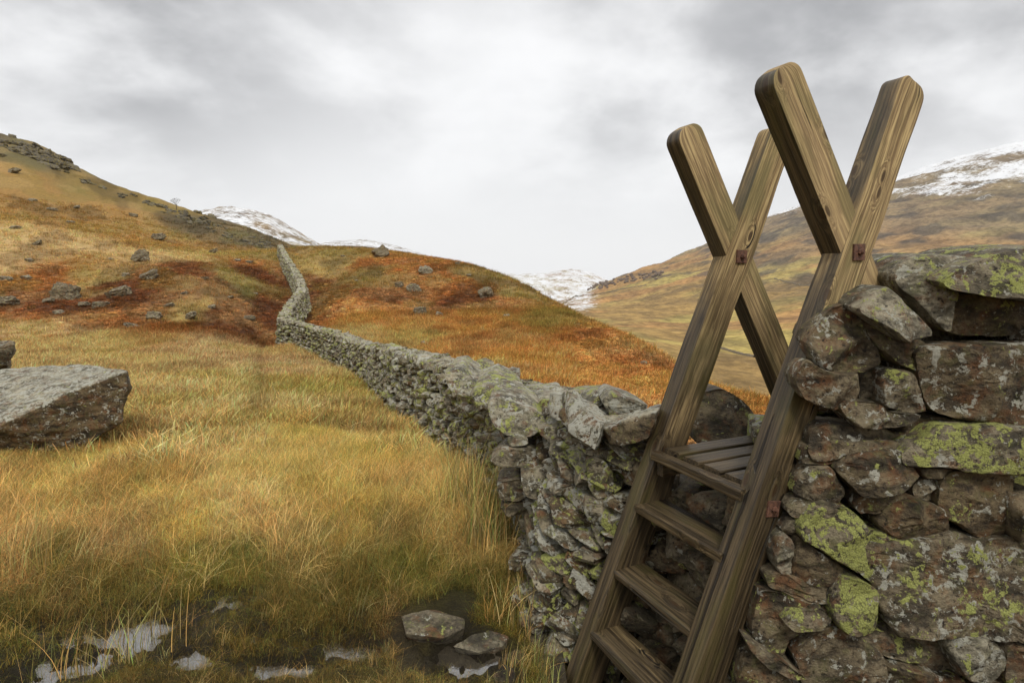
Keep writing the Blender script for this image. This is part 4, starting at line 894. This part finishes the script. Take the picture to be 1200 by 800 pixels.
for q in ((447,301,19,'dark jagged boulder on the skyline of the right hill'),(499,321,15,'flat pale boulder just below the skyline of the right hill'),
          (468,337,11,'dark boulder left of the blocky boulder on the right hill'),(484,341,15,'blocky pale-edged boulder on the upper right hill'),
          (569,348,17,'pale grey boulder standing in dark bracken, largest on the right hill'),(492,369,16,'low mossy boulder below the dark bracken band'),
          (514,371,9,'small pointed pale boulder right of the low mossy boulder'),(593,373,10,'squarish pale boulder on the right flank of the hill'),
          (497,405,8,'tiny pale stone on the green patch behind the wall'),(536,310,6,'small dark lump on the skyline right of the jagged boulder'),
          (754,428,9,'small white stone in orange bracken left of the stile')):
    boulder(*q, BR, aspect=.8, tone=.2 if 'dark' in q[3] else .8)
TINY = {(549, 324, 7): 'tiny stone below the skyline between the flat pale boulder and the large grey one', (607, 416, 7): 'tiny stone in orange bracken behind the wall cap', (637, 376, 5): 'tiny stone far right on the flank of the hill', (608, 392, 6): 'tiny stone under the squarish pale boulder', (402, 301, 6): 'tiny stone on the skyline left of the jagged boulder', (418, 330, 5): 'tiny stone on the olive slope right of the wall bend', (655, 400, 6): 'tiny stone low on the right edge of the hill'}
for q in ((549,324,7),(607,416,7),(637,376,5),(608,392,6),(402,301,6),(418,330,5),(655,400,6)): boulder(*q, TINY[q], BR, aspect=.5, tone=.7, sub=3)

def hull_rock(pts, name, label, cat, prm, *a_, **k_): return _hull(pts, name, label, cat, prm, *a_, **k_)
def _hull(pts, name, label, cat, prm, rough=.03, cuts=4, freq=2.5, group=None, top_prm=None, parent=None):
    bm = bmesh.new(); base = np.array(pts).mean(0); base[2] = np.array(pts)[:, 2].min()
    for p in pts: bm.verts.new(tuple(np.array(p)-base))
    r_ = bmesh.ops.convex_hull(bm, input=bm.verts)
    bmesh.ops.delete(bm, geom=list({g for g in r_['geom_interior'] if isinstance(g, bmesh.types.BMVert)}), context='VERTS')
    for c in range(cuts):
        long_e = [e for e in bm.edges if e.calc_length() > .03]
        if len(bm.faces) > 26000 or not long_e: break
        bmesh.ops.subdivide_edges(bm, edges=long_e, cuts=1, use_grid_fill=False); bmesh.ops.triangulate(bm, faces=bm.faces)
    bmesh.ops.smooth_vert(bm, verts=bm.verts, factor=.25, use_axis_x=True, use_axis_y=True, use_axis_z=True)
    bm.normal_update(); P = np.array([v.co[:] for v in bm.verts])+base
    n = fbm(P[:, 0]*freq, P[:, 1]*freq, P[:, 2]*freq*2.2, oct=6, seed=77, gain=.6)
    nzv = np.array([v.normal.z for v in bm.verts])
    for v, k in zip(bm.verts, n): v.co += v.normal*float(k)*rough*1.6
    V = np.array([v.co[:] for v in bm.verts])+base; bm.verts.index_update(); F = np.array([[v.index for v in f.verts] for f in bm.faces]); bm.free()
    pr = prm_of(*prm, len(V))
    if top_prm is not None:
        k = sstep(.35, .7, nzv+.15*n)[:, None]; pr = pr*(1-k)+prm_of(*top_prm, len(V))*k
    o = mesh_np(name, V, F, M['stone'], attrs={'prm': ('FLOAT_COLOR', pr)}, loc=tuple(base), smooth=True, parent=parent)
    if parent is not None: o.location = base-np.array(parent.location); return o
    return tag(o, label, cat, group)
big = [P3(*q) for q in ((-150,575,5.7),(0,540,5.95),(60,536,6.05),(90,528,6.1),(120,508,6.2),(143,494,6.3),(-130,528,5.5),(0,499,5.7),(55,474,5.9),(85,458,6.05),(125,446,6.25),(148,436,6.35),(152,455,6.4),
       (-150,452,7.7),(0,436,7.6),(25,430,7.5),(118,428,7.0),(149,434,6.6),(-150,560,7.7),(100,500,7.2))]
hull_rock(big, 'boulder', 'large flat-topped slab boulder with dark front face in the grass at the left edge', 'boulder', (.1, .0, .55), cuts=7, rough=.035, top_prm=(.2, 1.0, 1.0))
hull_rock([P3(*q) for q in ((-60,432,7.9),(12,430,7.9),(14,402,7.9),(2,405,7.8),(-60,408,7.9),(-60,440,8.4),(12,436,8.4),(12,404,8.3),(-60,400,8.4))], 'boulder', 'small dark jagged rock poking up behind the large flat-topped boulder', 'boulder', (.3, .3, .5), cuts=5, rough=.05)
for pts, pr, tp in (
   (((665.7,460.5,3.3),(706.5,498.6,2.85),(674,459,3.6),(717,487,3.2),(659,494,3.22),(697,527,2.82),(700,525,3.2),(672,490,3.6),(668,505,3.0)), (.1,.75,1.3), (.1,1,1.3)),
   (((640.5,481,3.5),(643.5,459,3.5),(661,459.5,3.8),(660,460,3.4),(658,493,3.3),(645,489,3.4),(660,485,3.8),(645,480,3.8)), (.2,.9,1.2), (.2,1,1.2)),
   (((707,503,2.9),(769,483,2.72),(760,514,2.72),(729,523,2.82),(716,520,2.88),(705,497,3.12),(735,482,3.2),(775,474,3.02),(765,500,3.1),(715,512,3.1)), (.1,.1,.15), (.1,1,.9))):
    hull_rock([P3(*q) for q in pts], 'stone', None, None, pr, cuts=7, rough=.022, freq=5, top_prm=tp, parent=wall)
FG = 'stones beside the puddle'
for pts, lb, pr in (
   (((470,722,2.95),(500,717,3.0),(545,724,3.0),(546,735,2.92),(520,747,2.85),(475,742,2.84),(480,755,2.9),(540,752,2.95),(505,715,3.12)), 'flat brown slab lying beside the puddle', (.25,.35,.2)),
   (((526,690,3.25),(538,690,3.25),(548,716,3.12),(524,716,3.1),(520,700,3.3),(545,700,3.4),(530,725,3.2)), 'small pale triangular stone behind the flat brown slab', (.1,.9,.3)),
   (((532,757,2.75),(552,742,2.85),(575,736,2.9),(597,744,2.85),(590,757,2.78),(560,764,2.72),(590,770,2.85),(540,768,2.85)), 'wet grey wedge stone at the far edge of the puddle', (.1,.55,.35)),
   (((575,790,2.5),(590,776,2.55),(603,782,2.55),(606,800,2.5),(580,806,2.48),(600,795,2.65)), 'dark corner stone near the foot of the wall', (.2,.25,.4)),
   (((560,652,3.6),(572,646,3.65),(578,656,3.6),(566,662,3.55),(572,664,3.7)), 'small lichened stone in the grass under the wall', (.7,.7,.6))):
    hull_rock([P3(*q)*(.955 if lb.startswith('flat brown') else .98) for q in pts], 'stone', lb, 'stone', pr, cuts=5, rough=.02, group=FG)

def crag(line, n, smin, smax, label, seed):
    rg = np.random.default_rng(seed); VV = []; FF = []; off = 0; line = np.array(line, float)
    for i in range(n):
        t_ = rg.random()*(len(line)-1); k = int(t_); q = line[k]*(1-(t_-k))+line[k+1]*(t_-k)
        x, y, z = hit(q[0]+rg.normal(0, 3), q[1]+rg.normal(0, q[2]))
        V, F = rock_shape(3, rg, cuts=9, rough=.45); w = rg.uniform(smin, smax)/700*y
        V = (V*np.array((w, w*.8, w*rg.uniform(.35, .7)))*.5)@rot(rg.normal(0, .2), rg.normal(.3, .2), rg.uniform(-1, 1)).T+np.array((x, y, z-.05*w)); VV.append(V); FF.append(F+off); off += len(V)
    V = np.vstack(VV); b0 = V.mean(0); o = mesh_np('crag', V, np.vstack(FF), M['crag'], loc=tuple(b0)); return tag(o, kind='structure')
crag([(-40,172,6),(0,172,6),(30,176,7),(60,188,6),(75,198,3)], 50, 7, 17, 'dark broken rock crag on the skyline at the left edge of the photo', 1)
crag([(75,200,2),(120,222,2),(170,238,2),(205,248,2)], 22, 4, 12, 'thin line of dark rocks down the ridge left of the bare tree', 2)
crag([(205,249,2),(235,262,4),(262,272,5),(290,281,5),(318,290,3)], 55, 4, 11, 'dark rocky rib along the ridge between the bare tree and the top of the wall', 3)
# ------------------------------------------------------------------ grass and bracken cover
def blades(nb, h0, h1, spread, lean, wid, seed, segs=3, wind=(0.35, 0.0), curl=.6):
    rg = np.random.default_rng(seed); V = []; F = []; BLc = []
    for i in range(nb):
        a = rg.uniform(0, 2*math.pi); r_ = spread*math.sqrt(rg.random()); bx, by = r_*math.cos(a), r_*math.sin(a)
        h = rg.uniform(h0, h1); az = rg.uniform(0, 2*math.pi); ln = abs(rg.normal(0, lean)); dx = math.cos(az)*ln+wind[0]*rg.uniform(.3, 1.4); dy = math.sin(az)*ln+wind[1]
        w = wid*rg.uniform(.6, 1.3); fa = rg.uniform(0, math.pi); wx, wy = math.cos(fa)*w, math.sin(fa)*w; o = len(V); sh_ = rg.choice([.4, .6, .8, 1.0, 1.3, 1.7]); hu = ((1.18, .98, .78), (1, 1, 1), (.78, 1.02, .8), (1.1, .9, .75))[int(rg.integers(4))]
        for k in range(segs+1):
            t_ = k/segs; z = h*(t_-curl*.35*t_*t_*min(1, ln+.3)); ox = bx+dx*h*t_**1.7; oy = by+dy*h*t_**1.7; ww = 1-t_*.85
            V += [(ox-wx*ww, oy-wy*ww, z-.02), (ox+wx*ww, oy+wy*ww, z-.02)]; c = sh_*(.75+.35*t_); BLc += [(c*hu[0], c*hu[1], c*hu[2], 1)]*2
        for k in range(segs): F.append((o+2*k, o+2*k+1, o+2*k+3, o+2*k+2))
    return np.array(V), np.array(F), np.array(BLc)
def fronds(nf_, size, seed):
    rg = np.random.default_rng(seed); V = []; F = []; B_ = []
    for i in range(nf_):
        az = rg.uniform(0, 2*math.pi); L = size*rg.uniform(.5, 1.0); el = rg.uniform(.05, .8); o0 = np.array((rg.normal(0, size*.25), rg.normal(0, size*.25), 0)); sh_ = rg.uniform(.55, 1.4)
        d = np.array((math.cos(az), math.sin(az), 0)); sd2 = np.array((-d[1], d[0], 0)); nl = 7
        for k in range(nl):
            t_ = (k+.6)/nl; p = o0+d*L*t_*.8+np.array((0, 0, L*(el*t_-.75*t_*t_*el)+.02)); lw = L*.32*(1-t_*.75)
            for s in (-1, 1):
                tip = p+sd2*s*lw+d*lw*.4+np.array((0, 0, rg.normal(-.02, .03))); b0 = p-d*L*.035; b1 = p+d*L*.045; q = len(V)
                V += [b0, b1, tip]; F.append((q, q+1, q+2)); B_ += [(sh_*rg.uniform(.75, 1.25),)*3+(1,)]*3
    return np.array(V), np.array(F), np.array(B_)
def proto(name, V, F, B_, coll):
    o = mesh_np(name, V, F, M['blade'], smooth=False, attrs={'bl': ('FLOAT_COLOR', B_)}); scene.collection.objects.unlink(o); coll.objects.link(o); return o
PC = {}
def make_coll(key, items):
    c = bpy.data.collections.new(key)
    for i, it in enumerate(items): proto(f'{key}_{i:02d}', *it, c)
    PC[key] = c
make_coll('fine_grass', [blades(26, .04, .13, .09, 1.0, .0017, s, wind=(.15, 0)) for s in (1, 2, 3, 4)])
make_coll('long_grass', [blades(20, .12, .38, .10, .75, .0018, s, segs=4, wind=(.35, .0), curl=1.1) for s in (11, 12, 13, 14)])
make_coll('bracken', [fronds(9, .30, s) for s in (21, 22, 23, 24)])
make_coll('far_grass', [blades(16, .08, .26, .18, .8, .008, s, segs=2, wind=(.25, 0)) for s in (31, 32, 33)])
def scatter(name, key, P, scale, tint, kind='stuff'):
    n = len(P); rg = np.random.default_rng(len(P)+3)
    me = bpy.data.meshes.new(name); me.vertices.add(n); me.vertices.foreach_set('co', P.astype(np.float32).ravel())
    rotv = np.stack([rg.normal(0, .12, n), rg.normal(0, .12, n), rg.normal(0, 1.3, n)], 1)
    if key == 'bracken': rotv[:, 2] = rg.uniform(0, 6.28, n)
    for an, ty, d, f in (('rotv', 'FLOAT_VECTOR', rotv, 'vector'), ('scl', 'FLOAT', scale, 'value'), ('tint', 'FLOAT_COLOR', np.concatenate([tint, np.ones((n, 1))], 1), 'color')):
        a = me.attributes.new(an, ty, 'POINT'); a.data.foreach_set(f, d.astype(np.float32).ravel())
    a = me.attributes.new('pick', 'INT', 'POINT'); a.data.foreach_set('value', rg.integers(0, 12, n).astype(np.int32))
    o = bpy.data.objects.new(name, me); link(o); tag(o, kind=kind)
    ng = bpy.data.node_groups.new(name+'_nodes', 'GeometryNodeTree'); ng.interface.new_socket('Geometry', in_out='INPUT', socket_type='NodeSocketGeometry'); ng.interface.new_socket('Geometry', in_out='OUTPUT', socket_type='NodeSocketGeometry')
    N, Lk = ng.nodes, ng.links; gi = N.new('NodeGroupInput'); go = N.new('NodeGroupOutput'); ip = N.new('GeometryNodeInstanceOnPoints'); ci = N.new('GeometryNodeCollectionInfo')
    ci.inputs['Collection'].default_value = PC[key]; ci.inputs['Separate Children'].default_value = True; ci.inputs['Reset Children'].default_value = True
    def na(nm, ty): q = N.new('GeometryNodeInputNamedAttribute'); q.data_type = ty; q.inputs['Name'].default_value = nm; return q.outputs['Attribute']
    Lk.new(gi.outputs[0], ip.inputs['Points']); Lk.new(ci.outputs[0], ip.inputs['Instance']); ip.inputs['Pick Instance'].default_value = True
    Lk.new(na('pick', 'INT'), ip.inputs['Instance Index']); Lk.new(na('rotv', 'FLOAT_VECTOR'), ip.inputs['Rotation']); Lk.new(na('scl', 'FLOAT'), ip.inputs['Scale']); Lk.new(ip.outputs[0], go.inputs[0])
    md = o.modifiers.new('cover', 'NODES'); md.node_group = ng; return o
def sample(n, r0, r1, t0, t1, pw=1.0):
    rg = np.random.default_rng(int(n+r0*10)); u = rg.random(n); r_ = (r0**pw+u*(r1**pw-r0**pw))**(1/pw); t_ = rg.uniform(t0, t1, n)
    return r_*np.sin(t_), r_*np.cos(t_)
def cover(name, key, n, r0, r1, t0, t1, s0, dens=None, pw=.6, want=None, bright=1.0, zoff=0.0, sfar=0.0, base=None):
    x, y = sample(n, r0, r1, t0, t1, pw); wd = wall_dist(x, y); keep = (wd < -.02) | (wd > .95)
    pd = np.zeros(len(x))
    for (wx, wy, ax, ay) in PUDW: pd = np.maximum(pd, np.exp(-(((x-wx)/ax)**2+((y-wy)/ay)**2)*.8))
    rg = np.random.default_rng(n); keep &= (pd < .42) | (rg.random(len(x)) < .42)
    for (sx, sy, sr_) in CLEAR: keep &= np.hypot(x-sx, y-sy) > sr_
    x, y, wd, pd = x[keep], y[keep], wd[keep], pd[keep]; c = zone(x, y); red = c[:, 0]/(c[:, 1]+1e-6)
    if want is not None:
        k = want(x, y, c, red, rg); x, y, c, wd = x[k], y[k], c[k], wd[k]
    r_ = np.hypot(x, y); z = near_z(x, y)+zoff; m = len(x); trk = track(x, y); nearp = np.zeros(m)
    for (wx, wy, ax, ay) in PUDW: nearp = np.maximum(nearp, np.exp(-(((x-wx)/(ax*1.5))**2+((y-wy+.25)/(ay*2.2))**2)*.7))
    var = np.clip(np.exp(rg.normal(-.04, .34, (m, 1))), .35, 2.0); hue = rg.normal(0, .10, (m, 1))*np.array([[1, 0, -.6]])
    tint = np.clip((c if base is None else c*.3+np.array(base)*.7)*var*bright*(1+hue), .01, .8)
    sc = s0*rg.uniform(.6, 1.35, m)*(1+sfar*r_)*(1-.6*nearp)*(.62+.38*sstep(2.7, 4.6, r_))*(1-.45*trk); tint = tint*(1-.3*trk)[:, None]
    return scatter(name, key, np.stack([x, y, z], 1), sc, tint)
def track(x, y):
    P = [P3(a, b, c)[:2] for a, b, c in ((306,396,27),(303,408,22),(302,425,16),(306,450,11.5),(300,480,8.6),(285,520,6.6))]; best = np.full(np.shape(x), 9.)
    for a, b in zip(P[:-1], P[1:]):
        d = b-a; t_ = np.clip(((x-a[0])*d[0]+(y-a[1])*d[1])/(d@d), 0, 1); best = np.minimum(best, np.hypot(x-a[0]-t_*d[0], y-a[1]-t_*d[1]))
    return np.exp(-(best/.22)**2)*sstep(5.5, 9, np.asarray(y))
CLEAR = [(P3(a, b, c)[0], P3(a, b, c)[1], d) for a, b, c, d in ((508,738,2.85,.22),(537,715,3.05,.12),(537,735,2.75,.12),(568,755,2.7,.18),(590,792,2.5,.10),(490,760,2.6,.12))]+[(.36, 2.55, .17), (.26, 2.45, .13), (.70, 2.05, .2)]
isb = lambda lo: (lambda x, y, c, red, rg: red > lo+rg.normal(0, .12, len(x)))
nob = lambda hi: (lambda x, y, c, red, rg: red < hi+rg.normal(0, .12, len(x)))
clump = lambda f, th_, sd_: (lambda x, y, c, red, rg: (fbm(x*f, y*f, oct=3, seed=sd_) > th_+rg.normal(0, .08, len(x))) & (red < 2.1))
cover('grass', 'fine_grass', 42000, 2.0, 9, -.85, .12, .9, want=nob(2.3), bright=1.45, pw=1.0)
cover('grass', 'long_grass', 12000, 2.0, 12, -.85, .15, .48, want=clump(1.1, -.02, 5), bright=1.6, pw=1.0)
cover('grass', 'long_grass', 3200, 2.2, 7, -.85, .12, .8, want=clump(.9, .15, 6), bright=1.6, pw=1.0)
cover('grass', 'far_grass', 60000, 8, 34, -.85, .1, .75, want=nob(2.3), bright=1.25, pw=1.1, sfar=.012)
cover('bracken', 'bracken', 60000, 6.5, 80, -.85, .62, .62, want=isb(1.75), bright=1.5, pw=.8, sfar=.012)
cover('grass', 'far_grass', 60000, 8, 120, -.85, .62, .7, want=nob(2.5), bright=1.2, pw=.75, sfar=.012)

cover('grass', 'long_grass', 1500, 2.2, 6.5, -.85, .1, .75, bright=1.25, pw=1.0, base=(.60,.44,.20))
cover('grass', 'far_grass', 16000, 6.5, 28, -.85, .1, .92, want=clump(.9, .10, 9), bright=1.3, pw=1.1, base=(.58,.42,.20))
# rush clumps by the wall
def rush(px, py, y, n, h, label, spread=.16, seed=1, green=.4):
    rg = np.random.default_rng(seed); p = P3(px, py, y); p[2] = float(near_z(np.array([p[0]]), np.array([p[1]]))[0])
    V, F, B_ = blades(n, h*.5, h, spread, .35, .0022, seed, segs=5, wind=(.12, 0), curl=.5)
    per = 12; cols = []
    for i in range(n):
        c = np.array((.60, .45, .19)) if rg.random() > green else np.array((.24, .26, .08)); c = c*rg.uniform(.6, 1.2); cols += [tuple(c)+(1,)]*per
    B2 = np.array(cols)*np.concatenate([B_[:, :3]/1.0, np.ones((len(B_), 1))], 1)
    o = mesh_np('rush_clump', V+p, F, M['own'], attrs={'bl': ('FLOAT_COLOR', B2)}, smooth=False, loc=tuple(p)); return tag(o, label, 'rushes')
rush(575, 650, 3.75, 300, .70, 'tall straw and green rush clump growing against the wall', .2, 3)
rush(545, 625, 4.4, 240, .62, 'second rush clump just left of the tall one by the wall', .2, 4)
rush(610, 712, 3.0, 120, .34, 'low tuft of reddish grass at the wall corner above the puddle', .16, 5, .15)
rush(20, 700, 3.3, 160, .50, 'pale upright grass tussock at the left edge of the photo', .2, 6, .1)
rush(100, 790, 2.55, 70, .42, 'sparse reed tuft standing in the leftmost puddle', .22, 7, .5)
rush(175, 760, 2.75, 60, .45, 'thin dry stalks between the two left puddles', .2, 8, .1)
rush(300, 470, 9.0, 130, .5, 'pinkish dry tussock in the middle of the field', .3, 9, .05)
rush(620, 800, 2.5, 110, .22, 'mossy yellow grass tuft at the foot of the wall', .14, 10, .5)

# ------------------------------------------------------------------ bare tree on the left ridge
def bare_tree(px, py, hpx):
    x, y, z = hit(px, py); H = hpx/700*y; root = empty('bare_tree', (x, y, z), 'small leafless tree standing alone on the left ridge', 'tree')
    rg = random.Random(3)
    def limb(V, F, a, b, r0, r1):
        a = Vector(a); b = Vector(b); d = (b-a).normalized(); u = d.orthogonal().normalized(); v = d.cross(u); o = len(V)
        for p, r_ in ((a, r0), (b, r1)):
            for k in range(5): an = k*2*math.pi/5; V.append(tuple(p+u*math.cos(an)*r_+v*math.sin(an)*r_))
        for k in range(5): F.append((o+k, o+(k+1) % 5, o+5+(k+1) % 5, o+5+k))
    V = []; F = []; limb(V, F, (0, 0, -.2), (0, 0, H*.4), H*.028, H*.02)
    m_, t, b = mat_new('bark'); b.inputs['Base Color'].default_value = (.06, .05, .04, 1); b.inputs['Roughness'].default_value = .9
    mesh_np('trunk', np.array(V), np.array(F), m_, parent=root)
    V = []; F = []
    def grow(p, d, L, r_, dep):
        q = Vector(p)+d*L; limb(V, F, p, q, r_, r_*.6)
        if dep == 0: return
        for _ in range(3):
            nd = (d+Vector((rg.gauss(0, .5), rg.gauss(0, .5), rg.gauss(.1, .3)))).normalized(); grow(q, nd, L*.68, r_*.6, dep-1)
    for _ in range(6): grow(Vector((0, 0, H*rg.uniform(.25, .42))), Vector((rg.gauss(0, .55), rg.gauss(0, .55), .9)).normalized(), H*.24, H*.011, 3)
    mesh_np('crown', np.array(V), np.array(F), m_, parent=root)
bare_tree(207, 247, 15)

# ------------------------------------------------------------------ far field walls and trees on the opposite hillside
def far_wall(pts, label, h=1.4, th_=2.0):
    P = []
    for a, b in zip(pts[:-1], pts[1:]):
        for k in range(12):
            t_ = k/12; P.append(hit(a[0]*(1-t_)+b[0]*t_, a[1]*(1-t_)+b[1]*t_, far_z, 180, 4000))
    P = np.array(P); P = P[1:]; V = []; F = []
    for i, p in enumerate(P):
        d = P[min(i+1, len(P)-1)]-P[max(i-1, 0)]; d[2] = 0; d /= np.linalg.norm(d)+1e-9; n = np.array((-d[1], d[0], 0)); hh = h*(1+.3*vnoise(np.array([i*.9]), np.array([3.]))[0])
        for s, z in ((-1, -1), (-.7, hh), (.7, hh), (1, -1)): V.append(p+n*s*th_/2+np.array((0, 0, z)))
    for i in range(len(P)-1):
        for k in range(3): F.append((i*4+k, i*4+k+1, i*4+5+k, i*4+4+k))
    V = np.array(V); o = mesh_np('field_wall', V, np.array(F), M['stone'], smooth=False, attrs={'prm': ('FLOAT_COLOR', prm_of(.1, .2, .1, len(V)))}, loc=tuple(P[0])); tag(o, label, 'wall', 'field walls in the valley')
far_wall([(658,357),(673,348),(700,345),(730,339),(760,334)], 'far field wall following the foot of the wooded crest at the valley head')
far_wall([(685,374),(712,383),(739,401),(757,407)], 'far field wall slanting down behind the bracken hill')
far_wall([(836,406),(862,414),(886,419)], 'dark field wall seen between the crossed rails of the stile')
far_wall([(905,327),(934,334),(955,335)], 'short field wall high on the opposite hillside')
def far_trees():
    rg = np.random.default_rng(8); VV = []; FF = []; off = 0
    for i in range(90):
        t_ = rg.random(); px = 690+t_*90; py = 340-18*t_+rg.normal(0, 2.2)-3; x, y, z = hit(px, py, far_z, 900, 2200)
        V, F = rock_shape(2, rg, cuts=2, rough=.5); s = rg.uniform(2, 5); V = V*np.array((s, s, s*.8)); VV.append(V+np.array((x, y, z+s*.5))); FF.append(F+off); off += len(V)
    m_, t, b = mat_new('bare_wood'); b.inputs['Base Color'].default_value = (.14, .10, .07, 1); b.inputs['Roughness'].default_value = 1
    o = mesh_np('far_wood', np.vstack(VV), np.vstack(FF), m_, smooth=False); tag(o, kind='stuff')
far_trees()

# ------------------------------------------------------------------ valley haze
def haze():
    m = bpy.data.materials.new('haze_air'); m.use_nodes = True; t = NT(m.node_tree); t.n.clear()
    out = t.new('ShaderNodeOutputMaterial'); v = t.new('ShaderNodeVolumePrincipled'); v.inputs['Color'].default_value = (.93, .95, .98, 1); v.inputs['Density'].default_value = .00006
    t.l.new(v.outputs[0], out.inputs['Volume'])
    x0, x1, y0, y1, z0, z1 = -7500, 7500, -7500, 7500, -1500, 620
    V = [(a, b, c) for a in (x0, x1) for b in (y0, y1) for c in (z0, z1)]
    F = [(0, 1, 3, 2), (4, 6, 7, 5), (0, 4, 5, 1), (2, 3, 7, 6), (0, 2, 6, 4), (1, 5, 7, 3)]
    o = mesh_np('haze', V, F, m, smooth=False); tag(o, kind='stuff')
haze()
